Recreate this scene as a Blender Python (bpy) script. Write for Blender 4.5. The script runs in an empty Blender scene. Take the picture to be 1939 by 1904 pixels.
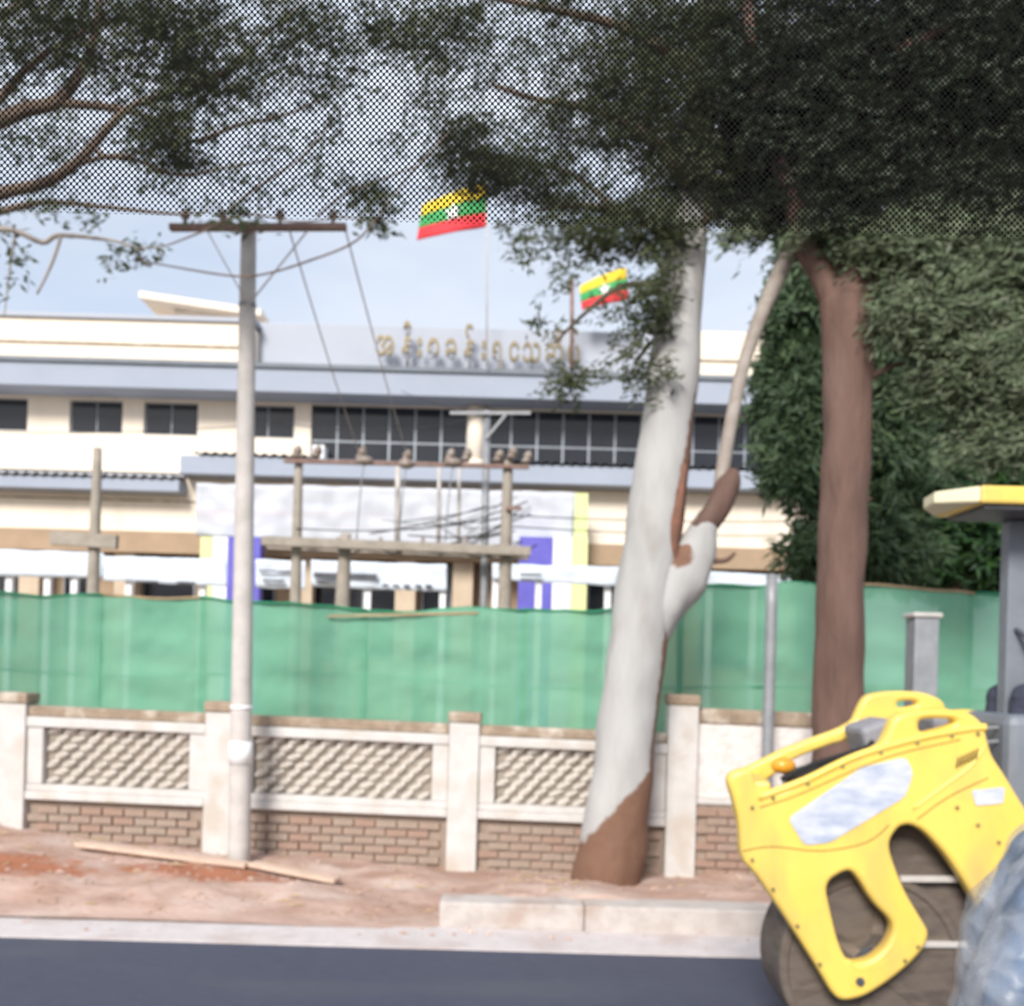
import bpy, bmesh, math, random
import numpy as np
from math import radians, sin, cos, pi
from mathutils import Vector, Matrix, noise

random.seed(7); RNG = np.random.default_rng(11)
sc = bpy.context.scene
COL = sc.collection

# ------------------------------------------------------------------ camera
H = 1.85                       # eye height inside the passing vehicle
F = 1903.0                     # focal length in units of the 1939-wide survey grid
ROLL = radians(1.6); CR, SR = cos(ROLL), sin(ROLL)
cam_d = bpy.data.cameras.new('camera'); cam = bpy.data.objects.new('camera', cam_d); COL.objects.link(cam)
cam.matrix_world = Matrix(((CR, -SR, 0, 0), (0, 0, -1, 0), (SR, CR, 0, H), (0, 0, 0, 1)))
cam_d.sensor_width = 36; cam_d.sensor_fit = 'HORIZONTAL'; cam_d.lens = 36 * F / 1939
cam_d.shift_y = 323 / 1939; cam_d.clip_start = 0.02; cam_d.clip_end = 3000
cam_d.dof.use_dof = True; cam_d.dof.focus_distance = 0.48; cam_d.dof.aperture_fstop = 15.5
sc.camera = cam

# ------------------------------------------------------------------ sky, sun, exposure
SUN_EL, SUN_AZ = radians(34), radians(196)      # azimuth clockwise from +Y (north)
w = bpy.data.worlds.new('World'); sc.world = w; w.use_nodes = True
nt = w.node_tree; nt.nodes.clear()
def wn(t, **k):
    n = nt.nodes.new(t)
    for a, b in k.items(): setattr(n, a, b)
    return n
sky = wn('ShaderNodeTexSky', sky_type='NISHITA', sun_disc=False, sun_elevation=SUN_EL, sun_rotation=SUN_AZ,
         air_density=1.0, dust_density=1.5, ozone_density=1.0)
tc = wn('ShaderNodeTexCoord'); mp = wn('ShaderNodeMapping'); mp.inputs['Scale'].default_value = (1.0, 1.0, 2.6)
nz = wn('ShaderNodeTexNoise'); nz.inputs['Scale'].default_value = 2.2; nz.inputs['Detail'].default_value = 5
rp = wn('ShaderNodeMapRange'); rp.inputs['From Min'].default_value = .36; rp.inputs['From Max'].default_value = .66
rp.inputs['To Min'].default_value = .55; rp.inputs['To Max'].default_value = .97
mx = wn('ShaderNodeMix', data_type='RGBA'); mx.inputs[7].default_value = (4.75, 5.05, 5.6, 1)
bg = wn('ShaderNodeBackground'); bg.inputs['Strength'].default_value = 0.1
ow = wn('ShaderNodeOutputWorld'); L = nt.links.new
L(tc.outputs['Generated'], mp.inputs[0]); L(mp.outputs[0], nz.inputs['Vector']); L(nz.outputs[0], rp.inputs[0])
L(rp.outputs[0], mx.inputs[0]); L(sky.outputs[0], mx.inputs[6]); L(mx.outputs[2], bg.inputs[0]); L(bg.outputs[0], ow.inputs[0])
sd = bpy.data.lights.new('sun', 'SUN'); sd.energy = 2.5; sd.angle = radians(18); sd.color = (1, .95, .88)
so = bpy.data.objects.new('sun', sd); COL.objects.link(so)
sdir = Vector((sin(SUN_AZ) * cos(SUN_EL), cos(SUN_AZ) * cos(SUN_EL), sin(SUN_EL)))
so.rotation_euler = sdir.to_track_quat('Z', 'Y').to_euler(); so.location = sdir * 60
sc.view_settings.view_transform = 'Standard'; sc.view_settings.look = 'None'
sc.view_settings.exposure = 0.88; sc.view_settings.gamma = 1
sc.cycles.transparent_max_bounces = 24

# ------------------------------------------------------------------ survey helpers
def at(u, v, Y):
    """survey reading (u, v) at distance Y -> point in metres"""
    du, dv = u - 969.5, v - 1275.0
    a, b = du * CR + dv * SR, du * SR - dv * CR
    return Vector((a / F * Y, Y, H + b / F * Y))
def at4(zx, zy, Y): return at((1400 + zx / 2.881) / 1.0562, (1350 + zy / 2.881) / 1.0562, Y)
def ux(u, v, Y): return at(u, v, Y).x
def vz(u, v, Y): return at(u, v, Y).z

WL = {}
def wl(o): return WL.get(o.name, Vector((0, 0, 0))) if o else Vector((0, 0, 0))
def tag(o, label=None, cat=None, group=None, kind=None):
    for k, v in (('label', label), ('category', cat), ('group', group), ('kind', kind)):
        if v: o[k] = v
    return o
def thing(name, loc, label, cat, group=None):
    o = bpy.data.objects.new(name, None); COL.objects.link(o); o.location = loc; o.empty_display_size = .2
    WL[o.name] = Vector(loc); return tag(o, label, cat, group)
def new(name, verts, faces, m=None, parent=None, loc=None, smooth=False, mats=None, fmat=None, bev=0):
    off = wl(parent) if parent else (Vector(loc) if loc else Vector((0, 0, 0)))
    me = bpy.data.meshes.new(name)
    vs = np.asarray([tuple(v) for v in verts], dtype=float) - np.array(off[:])
    me.from_pydata(vs.tolist(), [], faces); me.validate()
    for mm in (mats or [m]): me.materials.append(mm)
    if fmat is not None: me.polygons.foreach_set('material_index', fmat)
    if smooth: me.polygons.foreach_set('use_smooth', [True] * len(me.polygons))
    me.update()
    o = bpy.data.objects.new(name, me); COL.objects.link(o); WL[o.name] = Vector(off)
    if parent: o.parent = parent
    elif loc: o.location = loc
    if bev:
        b = o.modifiers.new('bevel', 'BEVEL'); b.width = bev; b.segments = 2; b.limit_method = 'ANGLE'
    return o
def inst(src_mesh, name, loc, parent, rot=None, scale=None):
    o = bpy.data.objects.new(name, src_mesh); COL.objects.link(o); o.parent = parent
    o.location = Vector(loc) - wl(parent); WL[o.name] = Vector(loc)
    if rot: o.rotation_euler = rot
    if scale: o.scale = scale
    return o
BF = [(0, 3, 2, 1), (4, 5, 6, 7), (0, 1, 5, 4), (1, 2, 6, 5), (2, 3, 7, 6), (3, 0, 4, 7)]
def boxv(x0, x1, y0, y1, z0, z1):
    return [(x0, y0, z0), (x1, y0, z0), (x1, y1, z0), (x0, y1, z0), (x0, y0, z1), (x1, y0, z1), (x1, y1, z1), (x0, y1, z1)]
def box(name, x0, x1, y0, y1, z0, z1, m, parent=None, bev=0, zf=None, loc=None):
    vs = boxv(min(x0, x1), max(x0, x1), min(y0, y1), max(y0, y1), min(z0, z1), max(z0, z1))
    if zf: vs = [(x, y, z + zf(x)) for x, y, z in vs]
    return new(name, vs, BF, m, parent, loc=loc, bev=bev)
def beam(name, p, q, wd, ht, m, parent=None, loc=None, bev=0, up=(0, 0, 1)):
    p, q = Vector(p), Vector(q); d = (q - p).normalized(); s = d.cross(Vector(up))
    s = s.normalized() if s.length > 1e-4 else Vector((1, 0, 0)); t = s.cross(d)
    vs = []
    for c in (p, q):
        for a, b in ((-1, -1), (1, -1), (1, 1), (-1, 1)): vs.append(c + s * a * wd / 2 + t * b * ht / 2)
    return new(name, vs, [(0, 1, 2, 3), (7, 6, 5, 4), (0, 4, 5, 1), (1, 5, 6, 2), (2, 6, 7, 3), (3, 7, 4, 0)], m, parent, loc=loc, bev=bev)
def tube_geo(pts, rad, seg=10, wob=0, seedv=0.0, sub=4):
    P = [Vector(p) for p in pts]; R = list(rad) if hasattr(rad, '__len__') else [rad] * len(P)
    if sub > 1:                                           # Catmull-Rom resample
        Q, S = [], []; n = len(P)
        for i in range(n - 1):
            p0, p1, p2, p3 = P[max(i - 1, 0)], P[i], P[i + 1], P[min(i + 2, n - 1)]
            for k in range(sub):
                t = k / sub
                Q.append(.5 * ((2 * p1) + (p2 - p0) * t + (2 * p0 - 5 * p1 + 4 * p2 - p3) * t * t + (3 * p1 - p0 - 3 * p2 + p3) * t ** 3))
                S.append(R[i] * (1 - t) + R[i + 1] * t)
        Q.append(P[-1]); S.append(R[-1]); P, R = Q, S
    vs, fs = [], []; ref = Vector((0, 1, 0.02))
    for i, p in enumerate(P):
        d = (P[min(i + 1, len(P) - 1)] - P[max(i - 1, 0)]).normalized()
        s = d.cross(ref)
        if s.length < 1e-3: s = d.cross(Vector((1, 0, 0)))
        s.normalize(); t = s.cross(d)
        for k in range(seg):
            a = 2 * pi * k / seg; r = R[i]
            q = p + (s * cos(a) + t * sin(a)) * r
            if wob: q = p + (q - p) * (1 + wob * noise.noise(Vector((q.x * 5 + seedv, q.y * 5, q.z * 2.5))))
            vs.append(q)
    for i in range(len(P) - 1):
        for k in range(seg):
            k2 = (k + 1) % seg
            fs.append((i * seg + k, i * seg + k2, (i + 1) * seg + k2, (i + 1) * seg + k))
    fs.append(tuple(range(seg))[::-1]); fs.append(tuple(range((len(P) - 1) * seg, len(P) * seg)))
    return vs, fs
def tube(name, pts, rad, m, parent=None, seg=10, loc=None, wob=0, sub=4, smooth=True):
    v, f = tube_geo(pts, rad, seg, wob, sub=sub)
    return new(name, v, f, m, parent, loc=loc, smooth=smooth)
def lathe_y(name, c, prof, m, parent, seg=48):
    """prof = [(y, r)...] about an axis along Y through c"""
    vs, fs = [], []
    for y, r in prof:
        for k in range(seg):
            a = 2 * pi * k / seg; vs.append((c[0] + r * cos(a), y, c[1] + r * sin(a)))
    for i in range(len(prof) - 1):
        for k in range(seg):
            k2 = (k + 1) % seg; fs.append((i * seg + k, (i + 1) * seg + k, (i + 1) * seg + k2, i * seg + k2))
    fs.append(tuple(range(seg))); fs.append(tuple(range((len(prof) - 1) * seg, len(prof) * seg))[::-1])
    o = new(name, vs, fs, m, parent); 
    return o
def chaikin(pts, n=2):
    P = [Vector(p) for p in pts]
    for _ in range(n):
        Q = []
        for i in range(len(P)):
            a, b = P[i], P[(i + 1) % len(P)]; Q += [a * .78 + b * .22, a * .22 + b * .78]
        P = Q
    return P
def plate(name, outer, holes, y0, y1, m, parent, bevel=.012):
    """filled outline in the X-Z plane with holes, real thickness y0..y1 and rounded edges"""
    cu = bpy.data.curves.new(name, 'CURVE'); cu.dimensions = '2D'; cu.fill_mode = 'BOTH'
    cu.extrude = (y1 - y0) / 2 - bevel; cu.bevel_depth = bevel; cu.bevel_resolution = 2; cu.offset = -bevel
    for lp in [outer] + holes:
        s = cu.splines.new('POLY'); s.points.add(len(lp) - 1); s.use_cyclic_u = True
        for p, q in zip(s.points, lp): p.co = (q[0], q[2], 0, 1)
    tmp = bpy.data.objects.new('tmp', cu); COL.objects.link(tmp)
    me = bpy.data.meshes.new_from_object(tmp.evaluated_get(bpy.context.evaluated_depsgraph_get()))
    bpy.data.objects.remove(tmp)
    off = wl(parent)
    M = Matrix(((1, 0, 0, -off.x), (0, 0, -1, (y0 + y1) / 2 - off.y), (0, 1, 0, -off.z), (0, 0, 0, 1)))
    me.transform(M); me.materials.clear(); me.materials.append(m); me.name = name
    o = bpy.data.objects.new(name, me); COL.objects.link(o); o.parent = parent; WL[o.name] = Vector(off)
    return o

# ------------------------------------------------------------------ materials
def mat(name, c1, c2=None, rough=.85, scale=6., detail=6, bump=0., bscale=60., metal=0., spec=.3, lo=.38, hi=.64, stretch=None, c3=None, s3=1.2):
    m = bpy.data.materials.new(name); m.use_nodes = True; t = m.node_tree; N = t.nodes; b = N['Principled BSDF']
    b.inputs['Roughness'].default_value = rough; b.inputs['Metallic'].default_value = metal
    b.inputs['Specular IOR Level'].default_value = spec
    c2 = c2 or tuple(x * .8 for x in c1)
    g = N.new('ShaderNodeTexCoord'); src = g.outputs['Object']
    if stretch:
        mpn = N.new('ShaderNodeMapping'); mpn.inputs['Scale'].default_value = stretch
        t.links.new(src, mpn.inputs[0]); src = mpn.outputs[0]
    n = N.new('ShaderNodeTexNoise'); n.inputs['Scale'].default_value = scale; n.inputs['Detail'].default_value = detail
    n.inputs['Roughness'].default_value = .62
    r = N.new('ShaderNodeMapRange'); r.inputs['From Min'].default_value = lo; r.inputs['From Max'].default_value = hi
    x = N.new('ShaderNodeMix'); x.data_type = 'RGBA'
    x.inputs[6].default_value = (*c1, 1); x.inputs[7].default_value = (*c2, 1)
    t.links.new(src, n.inputs['Vector']); t.links.new(n.outputs[0], r.inputs[0]); t.links.new(r.outputs[0], x.inputs[0])
    out = x.outputs[2]
    if c3:
        n3 = N.new('ShaderNodeTexNoise'); n3.inputs['Scale'].default_value = s3; n3.inputs['Detail'].default_value = 8
        r3 = N.new('ShaderNodeMapRange'); r3.inputs['From Min'].default_value = .52; r3.inputs['From Max'].default_value = .7
        x3 = N.new('ShaderNodeMix'); x3.data_type = 'RGBA'; x3.inputs[7].default_value = (*c3, 1)
        t.links.new(src, n3.inputs['Vector']); t.links.new(n3.outputs[0], r3.inputs[0]); t.links.new(r3.outputs[0], x3.inputs[0])
        t.links.new(out, x3.inputs[6]); out = x3.outputs[2]
    t.links.new(out, b.inputs['Base Color'])
    if bump:
        nb = N.new('ShaderNodeTexNoise'); nb.inputs['Scale'].default_value = bscale; nb.inputs['Detail'].default_value = 6
        bp = N.new('ShaderNodeBump'); bp.inputs['Strength'].default_value = bump; bp.inputs['Distance'].default_value = .02
        t.links.new(src, nb.inputs['Vector']); t.links.new(nb.outputs[0], bp.inputs['Height']); t.links.new(bp.outputs[0], b.inputs['Normal'])
    return m
def leaf_mat(name, cols, trans=.35):
    m = bpy.data.materials.new(name); m.use_nodes = True; t = m.node_tree; N = t.nodes; N.clear()
    g = N.new('ShaderNodeNewGeometry'); r = N.new('ShaderNodeValToRGB')
    e = r.color_ramp.elements
    while len(e) < len(cols): e.new(.5)
    for i, c in enumerate(cols): e[i].position = i / (len(cols) - 1); e[i].color = (*c, 1)
    d = N.new('ShaderNodeBsdfPrincipled'); d.inputs['Roughness'].default_value = .55; d.inputs['Specular IOR Level'].default_value = .3
    tr = N.new('ShaderNodeBsdfTranslucent'); x = N.new('ShaderNodeMixShader'); x.inputs[0].default_value = trans
    o = N.new('ShaderNodeOutputMaterial'); K = t.links.new
    K(g.outputs['Random Per Island'], r.inputs[0]); K(r.outputs[0], d.inputs['Base Color']); K(r.outputs[0], tr.inputs[0])
    K(d.outputs[0], x.inputs[1]); K(tr.outputs[0], x.inputs[2]); K(x.outputs[0], o.inputs[0])
    return m
def attr_mix(m, attr, col, col2=None, scale=9.):
    """blend a second real colour (bark, red soil) where a point attribute says so, with a ragged edge"""
    t = m.node_tree; N = t.nodes; b = N['Principled BSDF']; old = b.inputs['Base Color'].links[0].from_socket
    a = N.new('ShaderNodeAttribute'); a.attribute_name = attr
    n = N.new('ShaderNodeTexNoise'); n.inputs['Scale'].default_value = scale; n.inputs['Detail'].default_value = 8
    g = N.new('ShaderNodeTexCoord'); ad = N.new('ShaderNodeMath'); ad.operation = 'ADD'
    r = N.new('ShaderNodeMapRange'); r.inputs['From Min'].default_value = .85; r.inputs['From Max'].default_value = 1.1
    x = N.new('ShaderNodeMix'); x.data_type = 'RGBA'
    xb = N.new('ShaderNodeMix'); xb.data_type = 'RGBA'; xb.inputs[6].default_value = (*col, 1); xb.inputs[7].default_value = (*(col2 or col), 1)
    K = t.links.new
    K(g.outputs['Object'], n.inputs['Vector']); K(a.outputs['Fac'], ad.inputs[0]); K(n.outputs[0], ad.inputs[1])
    K(ad.outputs[0], r.inputs[0]); K(r.outputs[0], x.inputs[0]); K(old, x.inputs[6]); K(n.outputs[0], xb.inputs[0]); K(xb.outputs[2], x.inputs[7])
    K(x.outputs[2], b.inputs['Base Color'])
def set_attr(o, name, vals):
    a = o.data.attributes.new(name, 'FLOAT', 'POINT'); a.data.foreach_set('value', np.asarray(vals, dtype=np.float32))

M = {}
M['asphalt'] = mat('asphalt', (.047, .053, .088), (.06, .068, .106), rough=.62, scale=25, bump=.5, bscale=160, spec=.4, c3=(.082, .09, .112), s3=.8, stretch=(.3, 1, 1))
M['concrete_pale'] = mat('pale concrete', (.6, .55, .55), (.53, .485, .48), scale=7, bump=.3, bscale=70, c3=(.48, .41, .39), s3=2.)
M['kerb'] = mat('kerb concrete', (.52, .475, .45), (.43, .385, .36), scale=8, bump=.35, bscale=60, c3=(.4, .32, .28), s3=3)
M['soil'] = mat('pink soil', (.49, .35, .295), (.35, .225, .175), scale=3.5, bump=.8, bscale=24, c3=(.55, .44, .385), s3=2.2, stretch=(.6, 1, 1))
attr_mix(M['soil'], 'red', (.3, .115, .06), (.4, .17, .1), 6)
M['field'] = mat('bare earth', (.3, .22, .16), (.2, .16, .1), scale=.4, bump=.4, bscale=5)
M['fence'] = mat('whitewashed concrete', (.6, .585, .575), (.53, .51, .49), scale=5, bump=.3, bscale=50, c3=(.5, .45, .4), s3=3.2)
M['grime'] = mat('weathered coping', (.36, .28, .21), (.24, .18, .13), scale=6, bump=.5, bscale=40, c3=(.6, .54, .47), s3=4)
M['lattice'] = mat('dusty lattice', (.72, .69, .65), (.6, .555, .51), scale=3, bump=.3, bscale=50, c3=(.46, .42, .34), s3=1.8)
M['lattice_back'] = mat('lattice shadow board', (.34, .295, .25), (.25, .215, .18), scale=5)  # board coloured darker to put depth shade into the lattice openings
M['plaster'] = mat('white plaster', (.72, .68, .66), (.62, .57, .55), scale=9, bump=.9, bscale=14)
M['mortar'] = mat('mortar', (.335, .262, .213), (.28, .22, .18), scale=9, bump=.5)
M['brick_a'] = mat('dusty brick', (.37, .265, .215), (.31, .235, .19), scale=7, bump=.5)
M['brick_b'] = mat('pale brick', (.365, .285, .235), (.31, .245, .2), scale=7, bump=.5)
M['brick_c'] = mat('red brick', (.36, .24, .19), (.31, .215, .17), scale=7, bump=.5)
M['wood'] = mat('pale plank', (.66, .5, .4), (.5, .37, .29), scale=3, stretch=(1, 12, 12), bump=.2)
M['bamboo'] = mat('bamboo', (.42, .3, .18), (.3, .22, .13), scale=6)
M['pole'] = mat('spun concrete', (.54, .51, .49), (.45, .425, .405), scale=5, bump=.2, c3=(.55, .52, .5), s3=4)
M['pole_dark'] = mat('weathered concrete', (.36, .32, .28), (.28, .25, .21), scale=5, bump=.2)
M['rust'] = mat('rusty steel', (.2, .13, .11), (.27, .185, .16), scale=9, bump=.3)
M['steel'] = mat('grey steel', (.31, .32, .34), (.25, .26, .28), scale=8, rough=.5, metal=.2)
M['wire'] = mat('black cable', (.03, .03, .032), rough=.6)
M['porcelain'] = mat('brown insulator', (.2, .15, .12), (.3, .26, .23), rough=.35, spec=.5)
M['label'] = mat('white band', (.82, .83, .84), (.74, .75, .77), rough=.5)
M['cream'] = mat('cream paint', (.84, .75, .64), (.8, .71, .6), scale=1.5, c3=(.75, .66, .55), s3=1.3, stretch=(1, 1, .12))
M['greyfascia'] = mat('grey blue paint', (.345, .385, .47), (.32, .36, .44), scale=.6)
M['greydark'] = mat('slate sheet and eave shadow', (.2, .225, .26), (.17, .19, .22), scale=2)
M['greypale'] = mat('pale grey cladding', (.42, .45, .515), (.39, .42, .49), scale=.4)
M['tan'] = mat('tan paint', (.4, .29, .2), (.34, .25, .17), scale=1.2)
M['tancol'] = mat('beige column paint', (.56, .46, .35), (.5, .4, .3), scale=1.5)
M['frame'] = mat('aluminium frame', (.3, .33, .37), (.26, .29, .33), rough=.45, metal=.3)
M['glass'] = mat('dark window glass', (.016, .018, .024), (.022, .024, .03), scale=.8, rough=.1, spec=.45)
M['banner'] = mat('printed white banner', (.52, .54, .59), (.47, .505, .575), scale=.8, stretch=(.06, 1, 5), c3=(.52, .49, .53), s3=.8, rough=.6)
M['awning'] = mat('pale blue sheet', (.62, .68, .76), (.54, .61, .7), scale=1.2, stretch=(1, 1, 3), rough=.6)
M['white'] = mat('white paint', (.8, .81, .83), (.73, .74, .77), scale=2)
M['violet'] = mat('violet panel', (.13, .12, .5), (.11, .1, .44), scale=2, rough=.5)
M['lime'] = mat('lime panel', (.68, .74, .36), (.62, .68, .32), scale=2, rough=.5)
M['tile'] = mat('corrugated sheet', (.5, .54, .6), (.42, .46, .52), scale=3, rough=.5)
M['brass'] = mat('brass lettering', (.17, .14, .085), (.12, .1, .065), scale=3, rough=.4, metal=.45, spec=.5)
M['fy'] = mat('flag yellow', (.85, .62, .05), (.8, .56, .04), rough=.7); M['fg'] = mat('flag green', (.06, .38, .12), rough=.7)
M['fr'] = mat('flag red', (.7, .045, .06), rough=.7); M['fw'] = mat('flag white', (.85, .85, .85), rough=.7)
M['yellow'] = mat('yellow machine paint', (.84, .6, .13), (.78, .55, .1), rough=.38, scale=2.5, spec=.5, c3=(.62, .43, .13), s3=3.2, stretch=(1, 1, .5), bump=.12, bscale=9)
M['bolt'] = mat('zinc bolt', (.4, .34, .16), (.3, .26, .14), rough=.4, metal=.5)
M['seam'] = mat('dirty seam', (.2, .14, .04), (.14, .1, .03), rough=.8)
M['canopy'] = mat('cream canopy edge', (.72, .66, .46), (.66, .6, .42), rough=.6)
M['orange'] = mat('amber lens', (.75, .34, .03), rough=.3, spec=.5)
M['machine'] = mat('dark machine grey', (.06, .065, .08), (.1, .1, .115), rough=.55, scale=6)
M['grey_tank'] = mat('grey tank', (.28, .28, .31), (.22, .22, .25), rough=.6, scale=8)
M['slate_body'] = mat('slate body paint', (.2, .22, .255), (.16, .18, .21), rough=.5, scale=4)
M['drum'] = mat('muddy drum steel', (.1, .08, .068), (.19, .155, .13), rough=.75, scale=3, stretch=(1, 1, 3), bump=.5, c3=(.06, .052, .05), s3=3)
M['drumface'] = mat('dusty drum face', (.16, .128, .105), (.085, .07, .06), rough=.8, scale=2.2, stretch=(.6, 1, 5), bump=.4, c3=(.25, .2, .165), s3=2)
M['decal'] = mat('white decal', (.6, .62, .67), (.36, .41, .53), rough=.45, scale=9, stretch=(.5, 1, 1.5))
M['rubber'] = mat('black rubber', (.02, .02, .022), rough=.8)
M['film'] = mat('black print', (.008, .008, .008), (.006, .006, .006), rough=.95, spec=.05)
m = bpy.data.materials.new('translucent raincoat film'); m.use_nodes = True; t = m.node_tree; N = t.nodes; pb = N['Principled BSDF']
pb.inputs['Base Color'].default_value = (.44, .47, .52, 1); pb.inputs['Roughness'].default_value = .3
tb_ = N.new('ShaderNodeBsdfTransparent'); mm_ = N.new('ShaderNodeMixShader'); nn_ = N.new('ShaderNodeTexNoise'); nn_.inputs['Scale'].default_value = 6; nn_.inputs['Distortion'].default_value = 1.5
gg_ = N.new('ShaderNodeTexCoord'); bb_ = N.new('ShaderNodeBump'); bb_.inputs['Strength'].default_value = .7; bb_.inputs['Distance'].default_value = .02
rr_ = N.new('ShaderNodeMapRange'); rr_.inputs['From Min'].default_value = .35; rr_.inputs['From Max'].default_value = .65; rr_.inputs['To Min'].default_value = .14; rr_.inputs['To Max'].default_value = .44
K = t.links.new
K(gg_.outputs['Object'], nn_.inputs['Vector']); K(nn_.outputs[0], bb_.inputs['Height']); K(bb_.outputs[0], pb.inputs['Normal']); K(nn_.outputs[0], rr_.inputs[0]); K(rr_.outputs[0], mm_.inputs[0])
K(tb_.outputs[0], mm_.inputs[1]); K(pb.outputs[0], mm_.inputs[2]); K(mm_.outputs[0], N['Material Output'].inputs[0])
M['raincoat'] = m
M['skin'] = mat('skin', (.36, .2, .13), (.32, .17, .11), rough=.55)
M['lips'] = mat('lips', (.28, .13, .1), rough=.5)
M['hair'] = mat('black hair', (.012, .01, .01), rough=.5)
M['jacket_grey'] = mat('grey jacket cloth', (.33, .36, .41), (.25, .28, .33), scale=5, bump=.9, bscale=7, rough=.5, stretch=(1.6, 1, .6))
M['denim'] = mat('faded denim', (.11, .19, .33), (.045, .08, .14), scale=8, bump=1., bscale=9, c3=(.25, .31, .4), s3=6, stretch=(.6, 1, 1.5))
M['navy'] = mat('navy work clothes', (.035, .04, .065), (.05, .055, .08), scale=9, bump=.5, bscale=18)
M['bark_white'] = mat('pale eucalyptus bark', (.43, .425, .42), (.36, .355, .35), scale=3.5, stretch=(1, 1, .35), bump=.25, bscale=20, c3=(.3, .28, .26), s3=3)
attr_mix(M['bark_white'], 'bark', (.14, .075, .05), (.22, .125, .085), 11)
M['bark_brown'] = mat('red brown bark', (.16, .096, .077), (.11, .068, .056), scale=5, stretch=(1, 1, .2), bump=.8, bscale=30, c3=(.21, .14, .118), s3=2.5)
M['bark_red'] = mat('peeling red bark', (.24, .11, .075), (.16, .085, .06), scale=9, bump=.5)
M['branch'] = mat('dark branch bark', (.12, .085, .065), (.2, .145, .11), scale=6, bump=.4)
M['branch_pale'] = mat('grey branch bark', (.38, .34, .31), (.28, .24, .21), scale=6, bump=.3)
M['leaf_grey'] = leaf_mat('grey green leaves', [(.09, .125, .07), (.16, .205, .12), (.115, .155, .085), (.185, .2, .14)], .25)
M['leaf_olive'] = leaf_mat('olive leaves', [(.04, .055, .025), (.08, .1, .045), (.11, .12, .065), (.06, .085, .045)])
M['leaf_dark'] = leaf_mat('dark evergreen leaves', [(.02, .05, .024), (.035, .075, .04), (.03, .085, .022), (.05, .11, .03)], .28)
M['leaf_shade'] = leaf_mat('shade dark leaves', [(.02, .028, .016), (.035, .048, .026), (.025, .04, .022), (.045, .05, .03)], .15)  # darker leaf colour stands for the backlit shade of the upper crown
M['leaf_lime'] = leaf_mat('fresh green leaves', [(.055, .095, .055), (.1, .155, .07), (.05, .085, .05), (.08, .125, .06)], .25)

# net: woven shade cloth, partly open
m = bpy.data.materials.new('green shade cloth'); m.use_nodes = True; t = m.node_tree; N = t.nodes; N.clear(); K = t.links.new
g = N.new('ShaderNodeTexCoord'); n1 = N.new('ShaderNodeTexNoise'); n1.inputs['Scale'].default_value = .9; n1.inputs['Detail'].default_value = 7
mp2 = N.new('ShaderNodeMapping'); mp2.inputs['Scale'].default_value = (.5, 1, 2.2)
xc = N.new('ShaderNodeMix'); xc.data_type = 'RGBA'; xc.inputs[6].default_value = (.17, .47, .31, 1); xc.inputs[7].default_value = (.27, .56, .41, 1)
d = N.new('ShaderNodeBsdfDiffuse'); tl = N.new('ShaderNodeBsdfTranslucent'); ms = N.new('ShaderNodeMixShader'); ms.inputs[0].default_value = .4
tp = N.new('ShaderNodeBsdfTransparent'); ms2 = N.new('ShaderNodeMixShader')
mr = N.new('ShaderNodeMapRange'); mr.inputs['From Min'].default_value = .35; mr.inputs['From Max'].default_value = .65
mr.inputs['To Min'].default_value = .88; mr.inputs['To Max'].default_value = .95
oo = N.new('ShaderNodeOutputMaterial')
K(g.outputs['Object'], mp2.inputs[0]); K(mp2.outputs[0], n1.inputs['Vector']); K(n1.outputs[0], xc.inputs[0]); K(xc.outputs[2], d.inputs[0]); K(xc.outputs[2], tl.inputs[0])
K(d.outputs[0], ms.inputs[1]); K(tl.outputs[0], ms.inputs[2]); K(n1.outputs[0], mr.inputs[0]); K(mr.outputs[0], ms2.inputs[0])
K(tp.outputs[0], ms2.inputs[1]); K(ms.outputs[0], ms2.inputs[2]); K(ms2.outputs[0], oo.inputs[0])
M['net'] = m
M['net_hem'] = mat('net hem', (.03, .2, .11), (.04, .25, .13), scale=4)

# ------------------------------------------------------------------ ground, road, verge
tag(new('ground', [(-900, -900, -.3), (900, -900, -.3), (900, 1500, -.3), (-900, 1500, -.3)], [(0, 1, 2, 3)], M['field']), kind='structure')
tag(box('road', -80, 80, -9, 6.7, -.25, 0, M['asphalt']), kind='structure')
gut = tag(box('gutter', -80, 80, 6.704, 7.24, -.25, .012, M['concrete_pale']), kind='structure')

XK = ux(832, 1760, 7.3)                     # where the kerb stones begin
def smooth01(t): t = min(1, max(0, t)); return t * t * (3 - 2 * t)
def verge_z(x, y):
    left = smooth01((XK + .6 - x) / .6)      # no kerb here: the soil runs down to the gutter
    base = .03 + .045 * max(0, -x - .3) + .12 * smooth01((-3.6 - x) / 1.3)
    hr = .205 + (base - .205) * smooth01((y - 7.5) / 1.7)
    f = (y - 7.2) / 2.0
    hl = (.008 + base * smooth01(f) ** .8 + .09 * math.exp(-((f - .35) / .3) ** 2) * smooth01((-x) / 3))
    z = hr * (1 - left) + hl * left
    amp = .055 * smooth01((y - 7.2) / .35)
    z += amp * (noise.fractal(Vector((x * 1.7, y * 2.2, 1.3)), 1., 2., 5) * .9 + .12 * noise.noise(Vector((x * 14, y * 14, 4))))
    if y > 9.5: z -= (y - 9.5) * .02
    z = max(z, .015 if y > 7.22 else .004)
    return z
nx, ny = 420, 70; vs, red = [], []
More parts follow.
